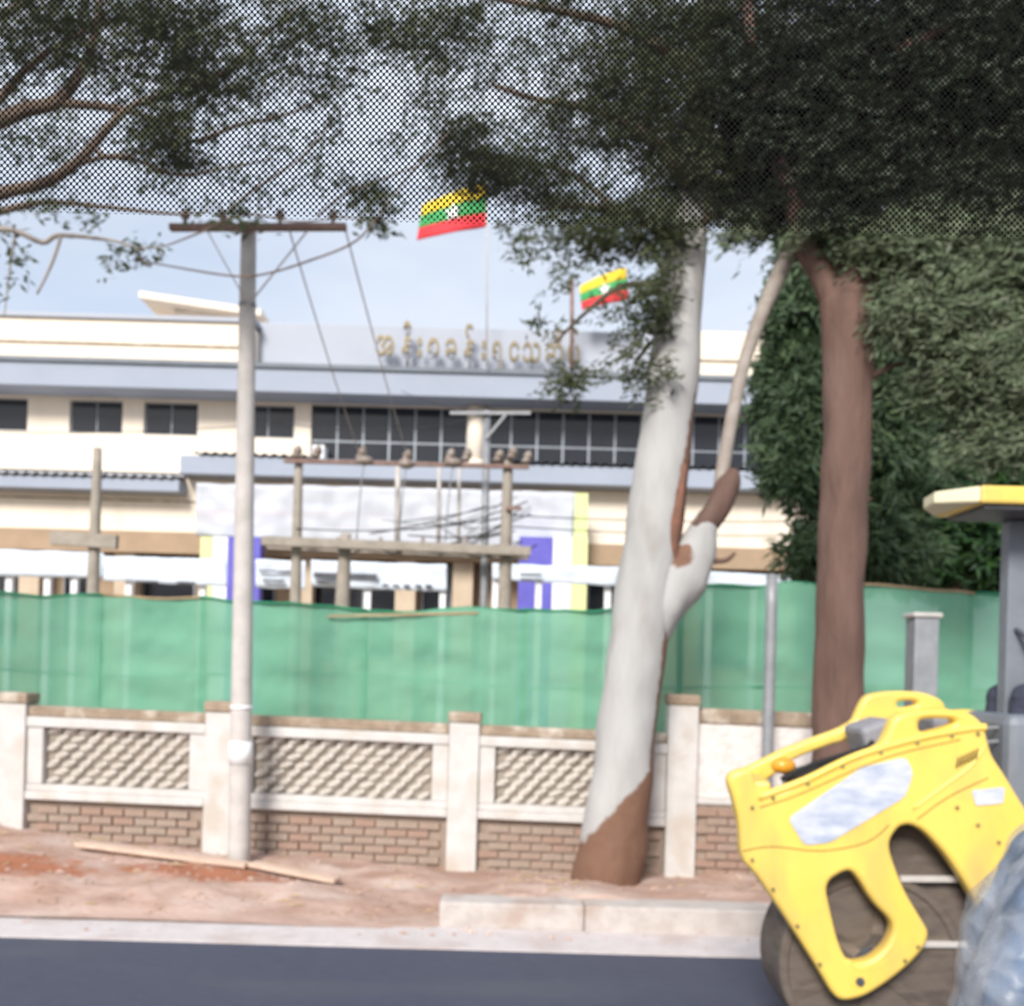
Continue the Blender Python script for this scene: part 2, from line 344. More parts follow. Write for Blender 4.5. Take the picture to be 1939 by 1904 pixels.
for j in range(ny + 1):
    y = 7.16 + (12.5 - 7.16) * (j / ny) ** 1.5
    for i in range(nx + 1):
        x = -12 + 24 * i / nx
        z = verge_z(x, y)
        if x > XK - .02 and y < 7.47: z = min(z, .12 if y > 7.3 else -.05)
        vs.append((x, y, z))
        p1 = ((x + 4.1) / .8) ** 2 + ((y - 8.1) / .3) ** 2; p2 = ((x + 2.45) / .75) ** 2 + ((y - 8.25) / .26) ** 2
        red.append(max(0, .75 - .3 * min(p1, p2)) if min(p1, p2) < 2.5 else 0)
fs = [(j * (nx + 1) + i, j * (nx + 1) + i + 1, (j + 1) * (nx + 1) + i + 1, (j + 1) * (nx + 1) + i) for j in range(ny) for i in range(nx)]
vg = new('soil_verge', vs, fs, M['soil'], smooth=True); set_attr(vg, 'red', red); tag(vg, kind='structure')
# clods and pebbles on the verge
vs, fs = [], []
for _ in range(900):
    x = random.uniform(-6, 3); y = 7.3 + 1.9 * random.random(); 
    if x > XK - .1 and y < 7.65: continue
    if _ < 90: y = 6.72 + .5 * random.random() ** .5
    r = random.choice([.01, .012, .014, .02, .03]) * random.uniform(.7, 1.2); z = (verge_z(x, y) if y > 7.2 else .012) + r * .1; k = len(vs)
    for dx, dy, dz in ((1, 0, 0), (-1, 0, 0), (0, 1, 0), (0, -1, 0), (0, 0, .7), (0, 0, -.7)):
        vs.append((x + dx * r * random.uniform(.7, 1.3), y + dy * r * random.uniform(.7, 1.3), z + dz * r * random.uniform(.7, 1.2)))
    fs += [tuple(k + q for q in tri) for tri in ((0, 2, 4), (2, 1, 4), (1, 3, 4), (3, 0, 4), (2, 0, 5), (1, 2, 5), (3, 1, 5), (0, 3, 5))]
tag(new('soil_clods', vs, fs, M['soil']), kind='stuff')

# dry twigs and fallen leaves caught in the soil
vs, fs = [], []
for _ in range(170):
    x = random.uniform(-6, 3.2); y = 7.35 + 1.85 * random.random()
    if x > XK - .1 and y < 7.62: continue
    z = verge_z(x, y) + .008; a = random.uniform(-.5, .6); ln = random.choice([.02, .03, .03, .04, .12, .18]); wd = .005 if ln > .1 else .012; k = len(vs)
    dx, dy = cos(a) * ln, sin(a) * ln; ex_, ey_ = -sin(a) * wd, cos(a) * wd
    vs += [(x, y, z), (x + dx / 2 + ex_, y + dy / 2 + ey_, z + .012), (x + dx, y + dy, z + .004), (x + dx / 2 - ex_, y + dy / 2 - ey_, z + .002), (x + dx / 2, y + dy / 2, z + .02)]
    fs += [(k, k + 3, k + 4), (k + 3, k + 2, k + 4), (k + 2, k + 1, k + 4), (k + 1, k, k + 4), (k, k + 1, k + 2, k + 3)]
tag(new('leaf_litter', vs, fs, M['bamboo']), kind='stuff')
kerb = thing('kerb', (XK, 7.24, 0), 'low concrete kerb between the soil verge and the pale gutter strip', 'kerb')
x = XK; i = 0
while x < 9:
    L_ = 1.5 + .5 * random.random() if i else 1.05
    dz = random.uniform(-.006, .006); dy = random.uniform(-.008, .008)
    box('kerb_stone', x, x + L_ - .004, 7.245 + dy, 7.54 + dy, -.1, .195 + dz, M['kerb'], kerb, bev=.014)
    x += L_; i += 1

# planks lying on the verge
def plank(u0, v0, u1, v1, Y0, Y1, label):
    p, q = at(u0, v0, Y0), at(u1, v1, Y1)
    p.z = verge_z(p.x, p.y) + .05; q.z = verge_z(q.x, q.y) + .04
    o = beam('plank', p, q, .13, .035, M['wood'], loc=(p + q) / 2, bev=.004); tag(o, label, 'plank', 'loose planks on the verge'); return o
plank(150, 1585, 470, 1608, 8.75, 8.5, 'longer pale wooden plank on the soil left of the concrete pole foot')
plank(478, 1606, 640, 1640, 8.55, 8.3, 'shorter pale plank on the soil right of the concrete pole foot')

# ------------------------------------------------------------------ boundary fence
FY = 9.3
def zf(x): return -.0155 * (x + 1.5)
fence = thing('boundary_wall', (-1, FY, 0), 'white concrete boundary wall with lattice bays on a brick plinth', 'wall')
PX = [ux(22, 1450, FY) - 2.1, ux(22, 1450, FY), ux(418, 1450, FY), ux(877, 1490, FY), ux(1290, 1480, FY)]
for i, x in enumerate(PX):
    top = 1.5 if i < 4 else 1.75
    p = box('post', x - .14, x + .14, FY - .05, FY + .2, -.3, top - .1, M['fence'], fence, bev=.012, zf=zf)
    box('post_cap', x - .155, x + .155, FY - .065, FY + .215, top - .098, top, M['grime'], p, bev=.02, zf=zf)
def scallop_mesh():
    """one overlapping fish-scale of the cast lattice: a raised tilted lozenge with a rounded lip"""
    vs, fs = [], []; n = 12
    for ring, (s, y) in enumerate(((1., 0.), (.92, -.03), (.55, -.052), (.0, -.03))):
        for k in range(n):
            a = 2 * pi * k / n
            vs.append((.066 * s * cos(a) + .026 * s * sin(a), y * .7 - .016 * sin(a) * s, .032 * s * sin(a)))
    for r in range(3):
        for k in range(n):
            fs.append((r * n + k, r * n + (k + 1) % n, (r + 1) * n + (k + 1) % n, (r + 1) * n + k))
    me = bpy.data.meshes.new('scallop'); me.from_pydata(vs, [], fs); me.materials.append(M['lattice'])
    me.polygons.foreach_set('use_smooth', [True] * len(fs)); return me
SCM = scallop_mesh()
for i in range(4):
    x0, x1 = PX[i] + .142, PX[i + 1] - .142
    box('coping', x0, x1, FY - .01, FY + .17, 1.29, 1.385, M['grime'], fence, bev=.015, zf=zf)
    box('top_rail', x0, x1, FY - .035, FY + .14, 1.195, 1.288, M['fence'], fence, bev=.01, zf=zf)
    box('bottom_rail', x0, x1, FY - .04, FY + .14, .525, .6, M['fence'], fence, bev=.01, zf=zf)
    box('sill', x0, x1, FY - .02, FY + .14, .602, .665, M['fence'], fence, bev=.008, zf=zf)
    for xa, xb in ((x0, x0 + .15), (x1 - .15, x1)):
        box('panel_stile', xa + .002, xb - .002, FY - .015, FY + .12, .667, 1.193, M['fence'], fence, bev=.008, zf=zf)
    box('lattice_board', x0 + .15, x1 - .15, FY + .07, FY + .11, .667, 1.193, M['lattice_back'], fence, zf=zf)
    xa, xb = x0 + .15, x1 - .15; ncol = int((xb - xa) / .142); jv, jf = [], []
    for r in range(7):
        for c in range(ncol + (r % 2)):
            xx = xa + (xb - xa) * (c + (.5 if r % 2 == 0 else .0)) / ncol
            if xx < xa + .05 or xx > xb - .05: continue
            zz = .7 + .077 * r + zf(xx); ang = random.uniform(-.42, -.15); yy = FY + .06 + random.uniform(-.008, .008)
            if i == 0:                                     # the bay outside the picture: one joined grille
                k = len(jv); jv += [(xx + v.co.x, yy + v.co.y, zz + v.co.z) for v in SCM.vertices]; jf += [tuple(k + q for q in p.vertices) for p in SCM.polygons]
            else:
                inst(SCM, 'scallop', (xx, yy, zz), fence, rot=(0, ang, 0), scale=(random.uniform(.92, 1.1), 1, random.uniform(.92, 1.12)))
    if jv: tag(new('grille', jv, jf, M['lattice'], fence, smooth=True), kind='stuff')
# right-hand bay: plain plaster panel over bare red bricks
xr0, xr1 = PX[4] + .142, 7.5
box('coping', xr0, xr1, FY + .03, FY + .22, 1.49, 1.63, M['grime'], fence, bev=.02, zf=zf)
box('plaster_panel', xr0, xr1, FY + .05, FY + .2, .8, 1.488, M['plaster'], fence, bev=.01, zf=zf)
box('bottom_rail', xr0, xr1, FY + .02, FY + .2, .74, .798, M['fence'], fence, bev=.01, zf=zf)
# brick plinth
def brick_mesh(nm, m_):
    me = bpy.data.meshes.new(nm); v = boxv(-.093, .093, -.04, .04, -.033, .033)
    v = [(x * random.uniform(.96, 1.02), y, z * random.uniform(.93, 1.05)) for x, y, z in v]
    me.from_pydata(v, [], BF); me.materials.append(m_); return me
BR = [brick_mesh('brick', M[k]) for k in ('brick_a', 'brick_b', 'brick_a', 'brick_b', 'brick_c')]
BRR = [brick_mesh('brick', M[k]) for k in ('brick_c', 'brick_c', 'brick_a')]
for i in range(5):
    x0 = PX[i] + .142; x1 = (PX[i + 1] - .142) if i < 4 else xr1
    ztop = .523 if i < 4 else .738
    box('plinth_core', x0, x1, FY + .045, FY + .2, -.35, ztop, M['mortar'], fence, zf=zf)
    r = 0; z = -.16
    far_v, far_f = [], []
    while z + .07 < ztop:
        off = (r % 2) * .1; x = x0 + .1 - off * .98
        while x < x1 - .02:
            if x - .093 > x0 - .02 and x + .093 < x1 + .02:
                zc = z + .038 + zf(x)
                if zc + .04 > verge_z(x, 9.2) - .02:
                    if i == 0 or x > 3.1:
                        k = len(far_v); far_v += [(x + a, FY + .035 + b, zc + c) for a, b, c in boxv(-.093, .093, -.04, .04, -.033, .033)]
                        far_f += [tuple(k + q for q in f) for f in BF]
                    else:
                        inst(random.choice(BRR if i == 4 else BR), 'brick', (x, FY + .05 + random.uniform(-.009, .006), zc), fence, rot=(0, random.uniform(-.015, .015), 0))
            x += .2
        z += .079; r += 1
    if far_v: tag(new('brickwork', far_v, far_f, M['brick_a'] if i < 4 else M['brick_c'], fence), kind='stuff')

# ------------------------------------------------------------------ green net on bamboo posts
NY = 10.3
net = thing('shade_net_fence', (0, NY, 0), 'long green shade net stretched on bamboo posts behind the white wall', 'net')
TOP = [(-700, 1112), (-250, 1118), (0, 1122), (95, 1130), (190, 1126), (290, 1134), (385, 1132), (440, 1138), (560, 1143), (690, 1156), (800, 1160), (880, 1150), (990, 1156), (1100, 1158), (1170, 1153), (1285, 1106), (1400, 1112), (1480, 1106), (1640, 1106), (1800, 1122), (1939, 1131), (2400, 1140)]
tx = [ux(u, v, NY) for u, v in TOP]; tz = [vz(u, v, NY) for u, v in TOP]
def net_top(x): return float(np.interp(x, tx, tz))
posts_u = [-500, -200, 190, 385, 690, 990, 1285, 1560, 1830, 2200]
pxs = [ux(u, 1250, NY) for u in posts_u]
for k in range(len(pxs) - 1):
    xa, xb = pxs[k] - .03, pxs[k + 1] + .03; na, nb = 40, 36; vs = []
    yo = .012 * (k % 2)
    for j in range(nb + 1):
        for i in range(na + 1):
            x = xa + (xb - xa) * i / na; zt = net_top(x); z = .55 + (zt - .55) * j / nb
            sag = sin(pi * i / na)
            y = NY - .06 - yo + .07 * sag * noise.noise(Vector((x * 1.2, z * 1.5, k * 3.))) + .02 * noise.noise(Vector((x * 6, z * 9, 2))) + .015 * sin(z * 16 + x * 1.5 + k) * sag
            vs.append((x, y, z + .03 * noise.noise(Vector((x * 3, 0, k))) * (j / nb)))
    fs = [(j * (na + 1) + i, j * (na + 1) + i + 1, (j + 1) * (na + 1) + i + 1, (j + 1) * (na + 1) + i) for j in range(nb) for i in range(na)]
    pn = new('net_panel', vs, fs, M['net'], net, smooth=True)
    hp = [(x_, NY - .07 - yo, net_top(x_) + .03 * noise.noise(Vector((x_ * 3, 0, k)))) for x_ in np.linspace(xa, xb, 12)]
    tube('hem', hp, .014, M['net_hem'] if k in (1, 3, 4, 6) else (M['bamboo'] if k in (2, 7) else M['net_hem']), pn, seg=6, sub=1)
for k, x in enumerate(pxs):
    tube('bamboo_post', [(x, NY, -.1), (x + .02, NY + .01, 1.2), (x + .01 * (k % 3 - 1), NY, net_top(x) - .02)], [.035, .033, .03], M['bamboo'], net, seg=8)
for z0 in (1.0, 1.75):
    tube('rope', [(x, NY - .005, z0 + .05 * sin(i * 2.1)) for i, x in enumerate(pxs)], .012, M['net_hem'], net, seg=5, sub=3)
for a, b in (((620, 1166), (905, 1160)),):
    beam('batten', at(a[0], a[1], NY - .12), at(b[0], b[1], NY - .12), .02, .022, M['bamboo'], net)
# mound of bundled net by the gate opening
gm = tube_geo([at(820, 1162, 11), at(870, 1150, 11.1), at(900, 1142, 11.2), at(925, 1162, 11.1)], [.04, .12, .14, .05], seg=10, wob=.5)

# ------------------------------------------------------------------ long building behind
BY = 30.
bld = thing('terminal_building', (0, BY, 0), 'long cream two storey building with grey eaves and dark window bands', 'building')
def wall_holes(name, x0, x1, z0, z1, y, holes, m_, parent, depth=.22):
    xs = sorted({x0, x1, *[h[0] for h in holes], *[h[1] for h in holes]}); zs = sorted({z0, z1, *[h[2] for h in holes], *[h[3] for h in holes]})
    idx = {}; vs = []; fs = []
    def vid(x, z, yy):
        k = (round(x, 4), round(z, 4), yy)
        if k not in idx: idx[k] = len(vs); vs.append((x, yy, z))
        return idx[k]
    for a, b in zip(xs, xs[1:]):
        for c, d_ in zip(zs, zs[1:]):
            mx_, mz = (a + b) / 2, (c + d_) / 2
            if any(h[0] < mx_ < h[1] and h[2] < mz < h[3] for h in holes): continue
            fs.append((vid(a, c, y), vid(b, c, y), vid(b, d_, y), vid(a, d_, y)))
    for h in holes:
        q = [(h[0], h[2]), (h[1], h[2]), (h[1], h[3]), (h[0], h[3])]
        for i in range(4):
            (ax, az), (bx_, bz) = q[i], q[(i + 1) % 4]
            fs.append((vid(ax, az, y), vid(ax, az, y + depth), vid(bx_, bz, y + depth), vid(bx_, bz, y)))
    return new(name, vs, fs, m_, parent)
X0, X1 = -30., ux(1620, 800, BY)
zE0, zE1 = 10.02, 10.8
sw = [(-140, 52), (-290, -185), (131, 232), (272, 375), (455, 558)]
holes = [(ux(a, 790, BY), ux(b, 790, BY), 8.68, 9.66) for a, b in sw]
zb0, zb1, zbm = 7.97, 9.72, 8.66
big = [(ux(588, 830, BY), ux(884, 830, BY)), (ux(918, 830, BY), ux(1560, 830, BY))]
holes += [(a, b, zb0, zb1) for a, b in big]
wall_holes('upper_wall', X0, X1, 7.55, zE0 + .2, BY, holes, M['cream'], bld)
box('upper_storey_block', X0, X1, BY + .5, BY + 9, -.3, 11.2, M['cream'], bld)
# small windows
for a, b in sw:
    xa, xb = ux(a, 790, BY), ux(b, 790, BY)
    wv, wf = [], []
    wo = box('window', xa + .002, xb - .002, BY + .1, BY + .13, 8.682, 9.658, M['frame'], bld)
    n = 2; wdt = (xb - xa - .06) / n
    for i in range(n):
        box('pane', xa + .055 + i * wdt, xa + .005 + (i + 1) * wdt, BY + .08, BY + .097, 8.73, 9.61, M['glass'], wo)
# window bands
def band(xa, xb, n):
    wo = box('window', xa + .002, xb - .002, BY + .1, BY + .14, zb0 + .002, zb1 - .002, M['frame'], bld)
    wdt = (xb - xa) / n
    for i in range(n):
        box('pane', xa + i * wdt + .035, xa + (i + 1) * wdt - .035, BY + .07, BY + .097, zbm + .035, zb1 - .04, M['glass'], wo)
        box('pane', xa + i * wdt + .035, xa + (i + 1) * wdt - .035, BY + .07, BY + .097, zb0 + .03, zbm - .035, M['glass'], wo)
band(*big[0], 6); band(*big[1], 13)
# round column between the bands and its mouldings
xc_ = ux(901, 830, BY)
tube('column', [(xc_, BY - .12, 7.9), (xc_, BY - .12, 9.9)], .26, M['cream'], bld, seg=20, sub=1)
tube('column_ring', [(xc_, BY - .12, 7.98), (xc_, BY - .12, 8.12)], .33, M['cream'], bld, seg=20, sub=1)
tube('column_ring', [(xc_, BY - .12, 9.5), (xc_, BY - .12, 9.58)], .3, M['cream'], bld, seg=20, sub=1)
# main eave
EY = 28.9
def zY(u, v, Y): return vz(u, v, Y)
e0, e1 = zY(700, 747, EY), zY(700, 702, EY)
box('eave_fascia', X0 - .6, X1 + .6, EY, BY - .003, e0, e1, M['greyfascia'], bld, bev=.03)
box('eave_shadow_strip', X0 - .65, X1 + .65, EY - .08, BY - .003, e1 + .003, e1 + .13, M['greydark'], bld)  # dark strip stands for the shadow line along the fascia top
# parapets
pz0, pz1 = e1 + .14, 12.0
xs1, xs2 = ux(489, 650, 29.6), ux(1322, 660, 29.6)
box('parapet', X0, xs1 - .35, 29.2, 30.6, pz0, pz1 - .2, M['cream'], bld, bev=.02)
box('parapet_return', xs1 - .345, xs1, 29.3, 30.6, pz0, pz1 - .35, M['cream'], bld)
box('parapet_line', X0, xs1 - .35, 29.15, 29.2 - .003, pz0 + .5, pz0 + .54, M['grime'], bld)
box('parapet_coping', X0, xs1 + .05, 29.1, 30.7, pz1 - .197, pz1 - .06, M['greypale'], bld, bev=.02)
box('sign_wall', xs1 + .003, xs2, 29.7, 30.6, pz0, 12.02, M['greypale'], bld, bev=.02)
box('parapet', xs2 + .003, X1, 29.2, 30.6, pz0, pz1 - .05, M['cream'], bld, bev=.02)
box('parapet_line', xs2 + .003, X1, 29.15, 29.2 - .003, pz0 + .5, pz0 + .54, M['grime'], bld)
# roof hut with a sloping slab
p, q = at(272, 572, 31), at(500, 606, 31)
hut = box('roof_hut', ux(330, 600, 31.3), ux(470, 600, 31.3), 31.2, 33, 11.5, vz(400, 592, 31.3), M['cream'], bld)
vs = [(p.x, 30.6, p.z), (q.x, 30.6, q.z), (q.x, 33.4, q.z), (p.x, 33.4, p.z), (p.x, 30.6, p.z + .2), (q.x, 30.6, q.z + .2), (q.x, 33.4, q.z + .2), (p.x, 33.4, p.z + .2)]
new('slab', vs, BF, M['cream'], hut)
tube('mast', [at(965, 690, 29.9) * 1, at(965, 690, 29.9) + Vector((0, 0, .1))], .03, M['white'], bld, sub=1)
# lower eave, stepped
LY = 28.7
xstep = ux(340, 890, LY)
z0, z1 = vz(700, 906, LY), vz(700, 871, LY)
box('lower_eave', xstep, X1 + 2, LY, BY - .003, z0, z1, M['greyfascia'], bld, bev=.02)
z2, z3 = vz(170, 926, LY), vz(170, 903, LY)
box('lower_eave', X0, xstep - .003, LY, BY - .003, z2, z3, M['greyfascia'], bld, bev=.02)
# corrugated sheet strips along the lower roofs
def corrugated(name, xa, xb, y0, y1, za, zb, m_, parent, pitch=.28, amp=.04):
    n = int((xb - xa) / pitch * 4); vs = []
    for i in range(n + 1):
        x = xa + (xb - xa) * i / n; d_ = amp * sin(2 * pi * (x - xa) / pitch)
        vs += [(x, y0, za + d_), (x, y1, zb + d_)]
    fs = [(2 * i, 2 * i + 2, 2 * i + 3, 2 * i + 1) for i in range(n)]
    return new(name, vs, fs, m_, parent, smooth=True)
corrugated('roof_sheet', X0, xstep - .05, LY - .12, BY - .01, z3 + .06, z3 + .34, M['tile'], bld)
corrugated('roof_sheet', xstep + .4, ux(588, 870, LY), LY - .1, BY - .01, z1 + .06, z1 + .2, M['greydark'], bld)
corrugated('roof_sheet', ux(918, 880, LY), X1 + 1.5, LY - .1, BY - .01, z1 + .06, z1 + .2, M['greydark'], bld)
# wall under it and the soffit beam
zs0 = vz(100, 1002, 29.4)
box('lower_wall', X0, X1 + 1, 29.4, 29.9, zs0, max(z0, z2) - .02, M['cream'], bld)
box('soffit_beam', X0, X1 + 1, 29.2, 29.9, zs0 - .62, zs0 - .003, M['tan'], bld)
box('wall_line', X0, ux(370, 960, 29.4), 29.37, 29.397, vz(170, 946, 29.4), vz(170, 946, 29.4) + .04, M['grime'], bld)
# ground floor: tan wall, dark openings, columns
box('ground_wall', X0, X1, 30.2, 30.45, -.3, zs0 - .6, M['tan'], bld)
for a, b in ((-160, 42), (118, 168), (270, 368), (488, 520), (590, 690), (700, 760), (800, 855), (1115, 1180), (1330, 1480), (1510, 1600)):
    wo = box('window', ux(a, 1060, 30), ux(b, 1060, 30), 30.12, 30.197, 2.2, vz((a + b) / 2, 1028, 30.1), M['frame'], bld)
    box('pane', ux(a, 1060, 30) + .05, ux(b, 1060, 30) - .05, 30.09, 30.117, 2.3, vz((a + b) / 2, 1028, 30.1) - .05, M['glass'], wo)
for u in (60, 240, 575, 770, 878, 1230):
    x = ux(u, 1060, 29.5); box('column', x - .3, x + .3, 29.35, 29.9, -.3, zs0 - .62, M['tancol'], bld, bev=.02)
box('air_conditioner', ux(597, 855, 29.8), ux(620, 855, 29.8), 29.3, 29.85, vz(610, 872, 29.6), vz(610, 846, 29.6), M['white'], bld, bev=.02)

# coloured gate arch with the banner hung over it
for (ua, ub, nm, mm) in ((377, 402, 'lime', 'lime'), (402, 428, 'white', 'white'), (430, 490, 'violet', 'violet')):
    pass
def pylon(us, label):
    xa = ux(us[0][0], 1080, 27.8); o = thing('advert_column', (xa, 27.8, -.3), label, 'column', 'coloured columns at the building entrance')
    for a, b, mm in us:
        box('stripe', ux(a, 1080, 27.8), ux(b, 1080, 27.8) - .004, 27.8, 28.2, -.3, vz((a + b) / 2, 1016, 27.8), M[mm], o)
pylon([(378, 402, 'lime'), (402, 430, 'white'), (430, 492, 'violet')], 'striped lime white and violet column left of the entrance, behind the concrete pole')
pylon([(982, 1046, 'violet'), (1046, 1082, 'white'), (1082, 1112, 'lime')], 'striped violet white and lime column right of the entrance, beside the white trunk')
def sheet(name, c4, Y, m_, nx_, nz_, amp, parent=None, loc=None, seed=0.):
    tl, tr, br, bl = [at(*c, Y) for c in c4]; vs = []
    for j in range(nz_ + 1):
        for i in range(nx_ + 1):
            s, t_ = i / nx_, j / nz_
            p_ = (tl * (1 - s) + tr * s) * (1 - t_) + (bl * (1 - s) + br * s) * t_
            p_ = p_ + Vector((0, amp * noise.noise(Vector((p_.x * 1.1 + seed, 0, p_.z * .5))) + amp * .5 * noise.noise(Vector((p_.x * 3, 3, p_.z * 3 + seed))), amp * .25 * noise.noise(Vector((p_.x * 2 + seed, 1, t_)))))
            vs.append(p_)
    fs = [(j * (nx_ + 1) + i, (j + 1) * (nx_ + 1) + i, (j + 1) * (nx_ + 1) + i + 1, j * (nx_ + 1) + i + 1) for j in range(nz_) for i in range(nx_)]
    o = new(name, vs, fs, m_, parent, loc=loc, smooth=True)
    s_ = o.modifiers.new('thick', 'SOLIDIFY'); s_.thickness = .01
    return o
bn = sheet('banner', [(372, 914), (1090, 932), (1085, 1046), (370, 1014)], 28.3, M['banner'], 90, 14, .12, loc=at(730, 970, 28.3))
tag(bn, 'wide white printed banner hung across the front below the lower eave', 'banner')
tag(box('banner_post', ux(1088, 990, 28.25), ux(1112, 990, 28.25), 28.2, 28.3, vz(1100, 1062, 28.25), vz(1100, 934, 28.25), M['lime'], loc=at(1100, 1062, 28.25)), 'narrow lime strip at the right end of the white banner', 'panel')

# pale awnings and rails in front of the ground floor
def awning(u0, v0t, v0b, u1, v1t, v1b, Y, posts, label, slots=(), foot=1150):
    o = thing('awning', (ux(u0, v0b, Y), Y, -.2), label, 'awning', 'pale awnings in front of the ground floor')
    sheet('roof_panel', [(u0, v0t), (u1, v1t), (u1, v1b), (u0, v0b)], Y, M['awning'], 40, 6, .1, o, seed=u0)
    for a, b, va, vb in slots:
        box('sign_board', ux(a, va, Y), ux(b, va, Y), Y - .14, Y - .09, vz(a, vb, Y), vz(a, va, Y), M['machine'], o)
    for u in posts:
        x = ux(u, 1110, Y); f = (u - u0) / (u1 - u0)
        box('post', x - .08, x + .08, Y + .1, Y + .26, -.2, vz(u, v0b + (v1b - v0b) * f - 3, Y), M['white'], o)
awning(-260, 1030, 1084, 196, 1046, 1094, 25.5, (-150, 12, 85, 136), 'long pale awning at the far left before the ground floor')
awning(196, 1052, 1098, 428, 1058, 1110, 25.4, (240, 380), 'pale awning with two dark slots left of the concrete pole', ((262, 302, 1099, 1103), (338, 372, 1101, 1105)))
awning(484, 1058, 1112, 578, 1062, 1116, 25.6, (), 'pale board between the concrete pole and the transformer frame', ((492, 562, 1079, 1082), (500, 540, 1097, 1101)))
awning(590, 1060, 1110, 846, 1068, 1120, 25.4, (695, 838), 'pale board on white posts under the transformer platform', ((596, 715, 1084, 1092), (600, 640, 1098, 1102), (725, 737, 1106, 1111), (745, 757, 1107, 1112), (765, 777, 1107, 1112), (787, 799, 1107, 1112), (806, 818, 1107, 1112)))
awning(932, 1066, 1096, 1205, 1074, 1112, 25.3, (938, 1020, 1152), 'pale awning between the grey steel mast and the white trunk', ((985, 1025, 1086, 1090), (985, 1010, 1097, 1100)))
awning(1330, 1080, 1106, 1500, 1090, 1112, 25.3, (1345, 1430), 'pale awning between the white trunk and the brown trunk')

# Burmese sign letters standing on the eave
sign = thing('roof_sign', (ux(900, 690, 29.1), 29.1, e1 + .13), 'raised brass Burmese lettering standing on the eave before the grey parapet', 'sign')
zbase = vz(900, 680, 29.1)
LET = [('အ', 729, 34), ('နီ', 771, 20), ('း', 795, 8), ('စ', 821, 22), ('ခ', 854, 22), ('န်', 889, 21), ('း', 916, 8), ('ရ', 943, 20), ('င', 974, 20), ('သ', 1007, 30), ('ဆိ', 1050, 26), ('ပ်', 1086, 24)]
for ch, u, wpx in LET:
    cu = bpy.data.curves.new('letter', 'FONT'); cu.body = ch; cu.size = .98; cu.extrude = .07; cu.offset = .018
    tmp = bpy.data.objects.new('tmp', cu); COL.objects.link(tmp)
    me = bpy.data.meshes.new_from_object(tmp.evaluated_get(bpy.context.evaluated_depsgraph_get())); bpy.data.objects.remove(tmp)
    me.materials.clear(); me.materials.append(M['brass'])
    if len(me.vertices) == 0: continue
    co = np.array([v.co[:] for v in me.vertices]); cx = (co[:, 0].min() + co[:, 0].max()) / 2
    wd = co[:, 0].max() - co[:, 0].min(); sx = wpx / F * 29.1 / wd if wd > 0 else 1; sx = min(1.9, max(.5, sx))
    me.transform(Matrix(((sx, 0, 0, -cx * sx), (0, 0, -1, 0), (0, 1, 0, 0), (0, 0, 0, 1))))
    x = ux(u, 660, 29.1)
    inst(me, 'letter', (x, 29.1, zbase + (u - 900) * -.0003), sign)
for u in (771, 889, 1007):
    tube('support', [(ux(u, 690, 29.12), 29.16, e1 + .13), (ux(u, 690, 29.12), 29.16, zbase + .3)], .022, M['steel'], sign, seg=6, sub=1)

# flags
def flag(c4, Y, label, starpos):
    tl, tr, br, bl = [at(*c, Y) for c in c4]; nx_, nz_ = 24, 12; vs, fm = [], []
    def pt(s, t_):
        p_ = (tl * (1 - s) + tr * s) * (1 - t_) + (bl * (1 - s) + br * s) * t_
        return p_ + Vector((0, .14 * sin(s * 6.5 + t_ * 1.2) * s, .05 * sin(s * 5 + t_)))
    for j in range(nz_ + 1):
        for i in range(nx_ + 1): vs.append(pt(i / nx_, j / nz_))
    o = thing('flag', pt(.5, 1.), label, 'flag', 'national flags above the roof')
    for k, mm in enumerate(('fy', 'fg', 'fr')):
        v2 = [pt(i / nx_, (k * 4 + j) / nz_) for j in range(5) for i in range(nx_ + 1)]
        f2 = [(j * (nx_ + 1) + i, (j + 1) * (nx_ + 1) + i, (j + 1) * (nx_ + 1) + i + 1, j * (nx_ + 1) + i + 1) for j in range(4) for i in range(nx_)]
        q_ = new('stripe', v2, f2, M[mm], o, smooth=True)
        s_ = q_.modifiers.new('thick', 'SOLIDIFY'); s_.thickness = .012
    c = pt(*starpos); r = (tl - bl).length * .27; sv = []
    ex = (pt(starpos[0] + .1, starpos[1]) - c).normalized(); ez = (pt(starpos[0], starpos[1] - .1) - c).normalized()
    for k in range(10):
        a = pi / 2 + pi * k / 5; rr = r if k % 2 == 0 else r * .42
        p_ = c + ex * cos(a) * rr + ez * sin(a) * rr; sv += [p_ + Vector((0, -.06, 0)), p_ + Vector((0, -.05, 0))]
    n = 10; ff = [tuple(2 * k for k in range(n)), tuple(2 * k + 1 for k in range(n))[::-1]] + [(2 * k, 2 * k + 1, (2 * k + 3) % 20, (2 * k + 2) % 20) for k in range(n)]
    new('star', sv, ff, M['fw'], o)
flag([(800, 388), (921, 343), (922, 424), (789, 458)], 28.6, 'yellow green and red striped flag half behind the dotted window print', (.5, .52))
flag([(1097, 543), (1186, 503), (1193, 562), (1102, 590)], 28.6, 'yellow green and red striped flag lower right, next to the white trunk', (.5, .52))
def fpole(u, vb, vt, m_, label, r=.035):
    p_, q_ = at(u, vb, 28.65), at(u, vt, 28.65)
    o = thing('flag_pole', (p_.x, p_.y, e1 + .13), label, 'flag pole', 'flag poles on the eave')
    tube('shaft', [(p_.x, p_.y, e1 + .13), (q_.x, q_.y, q_.z)], r, m_, o, seg=8, sub=1)
    new('finial', *ico(Vector((q_.x, q_.y, q_.z + .04)), .07), m_, o, smooth=True)
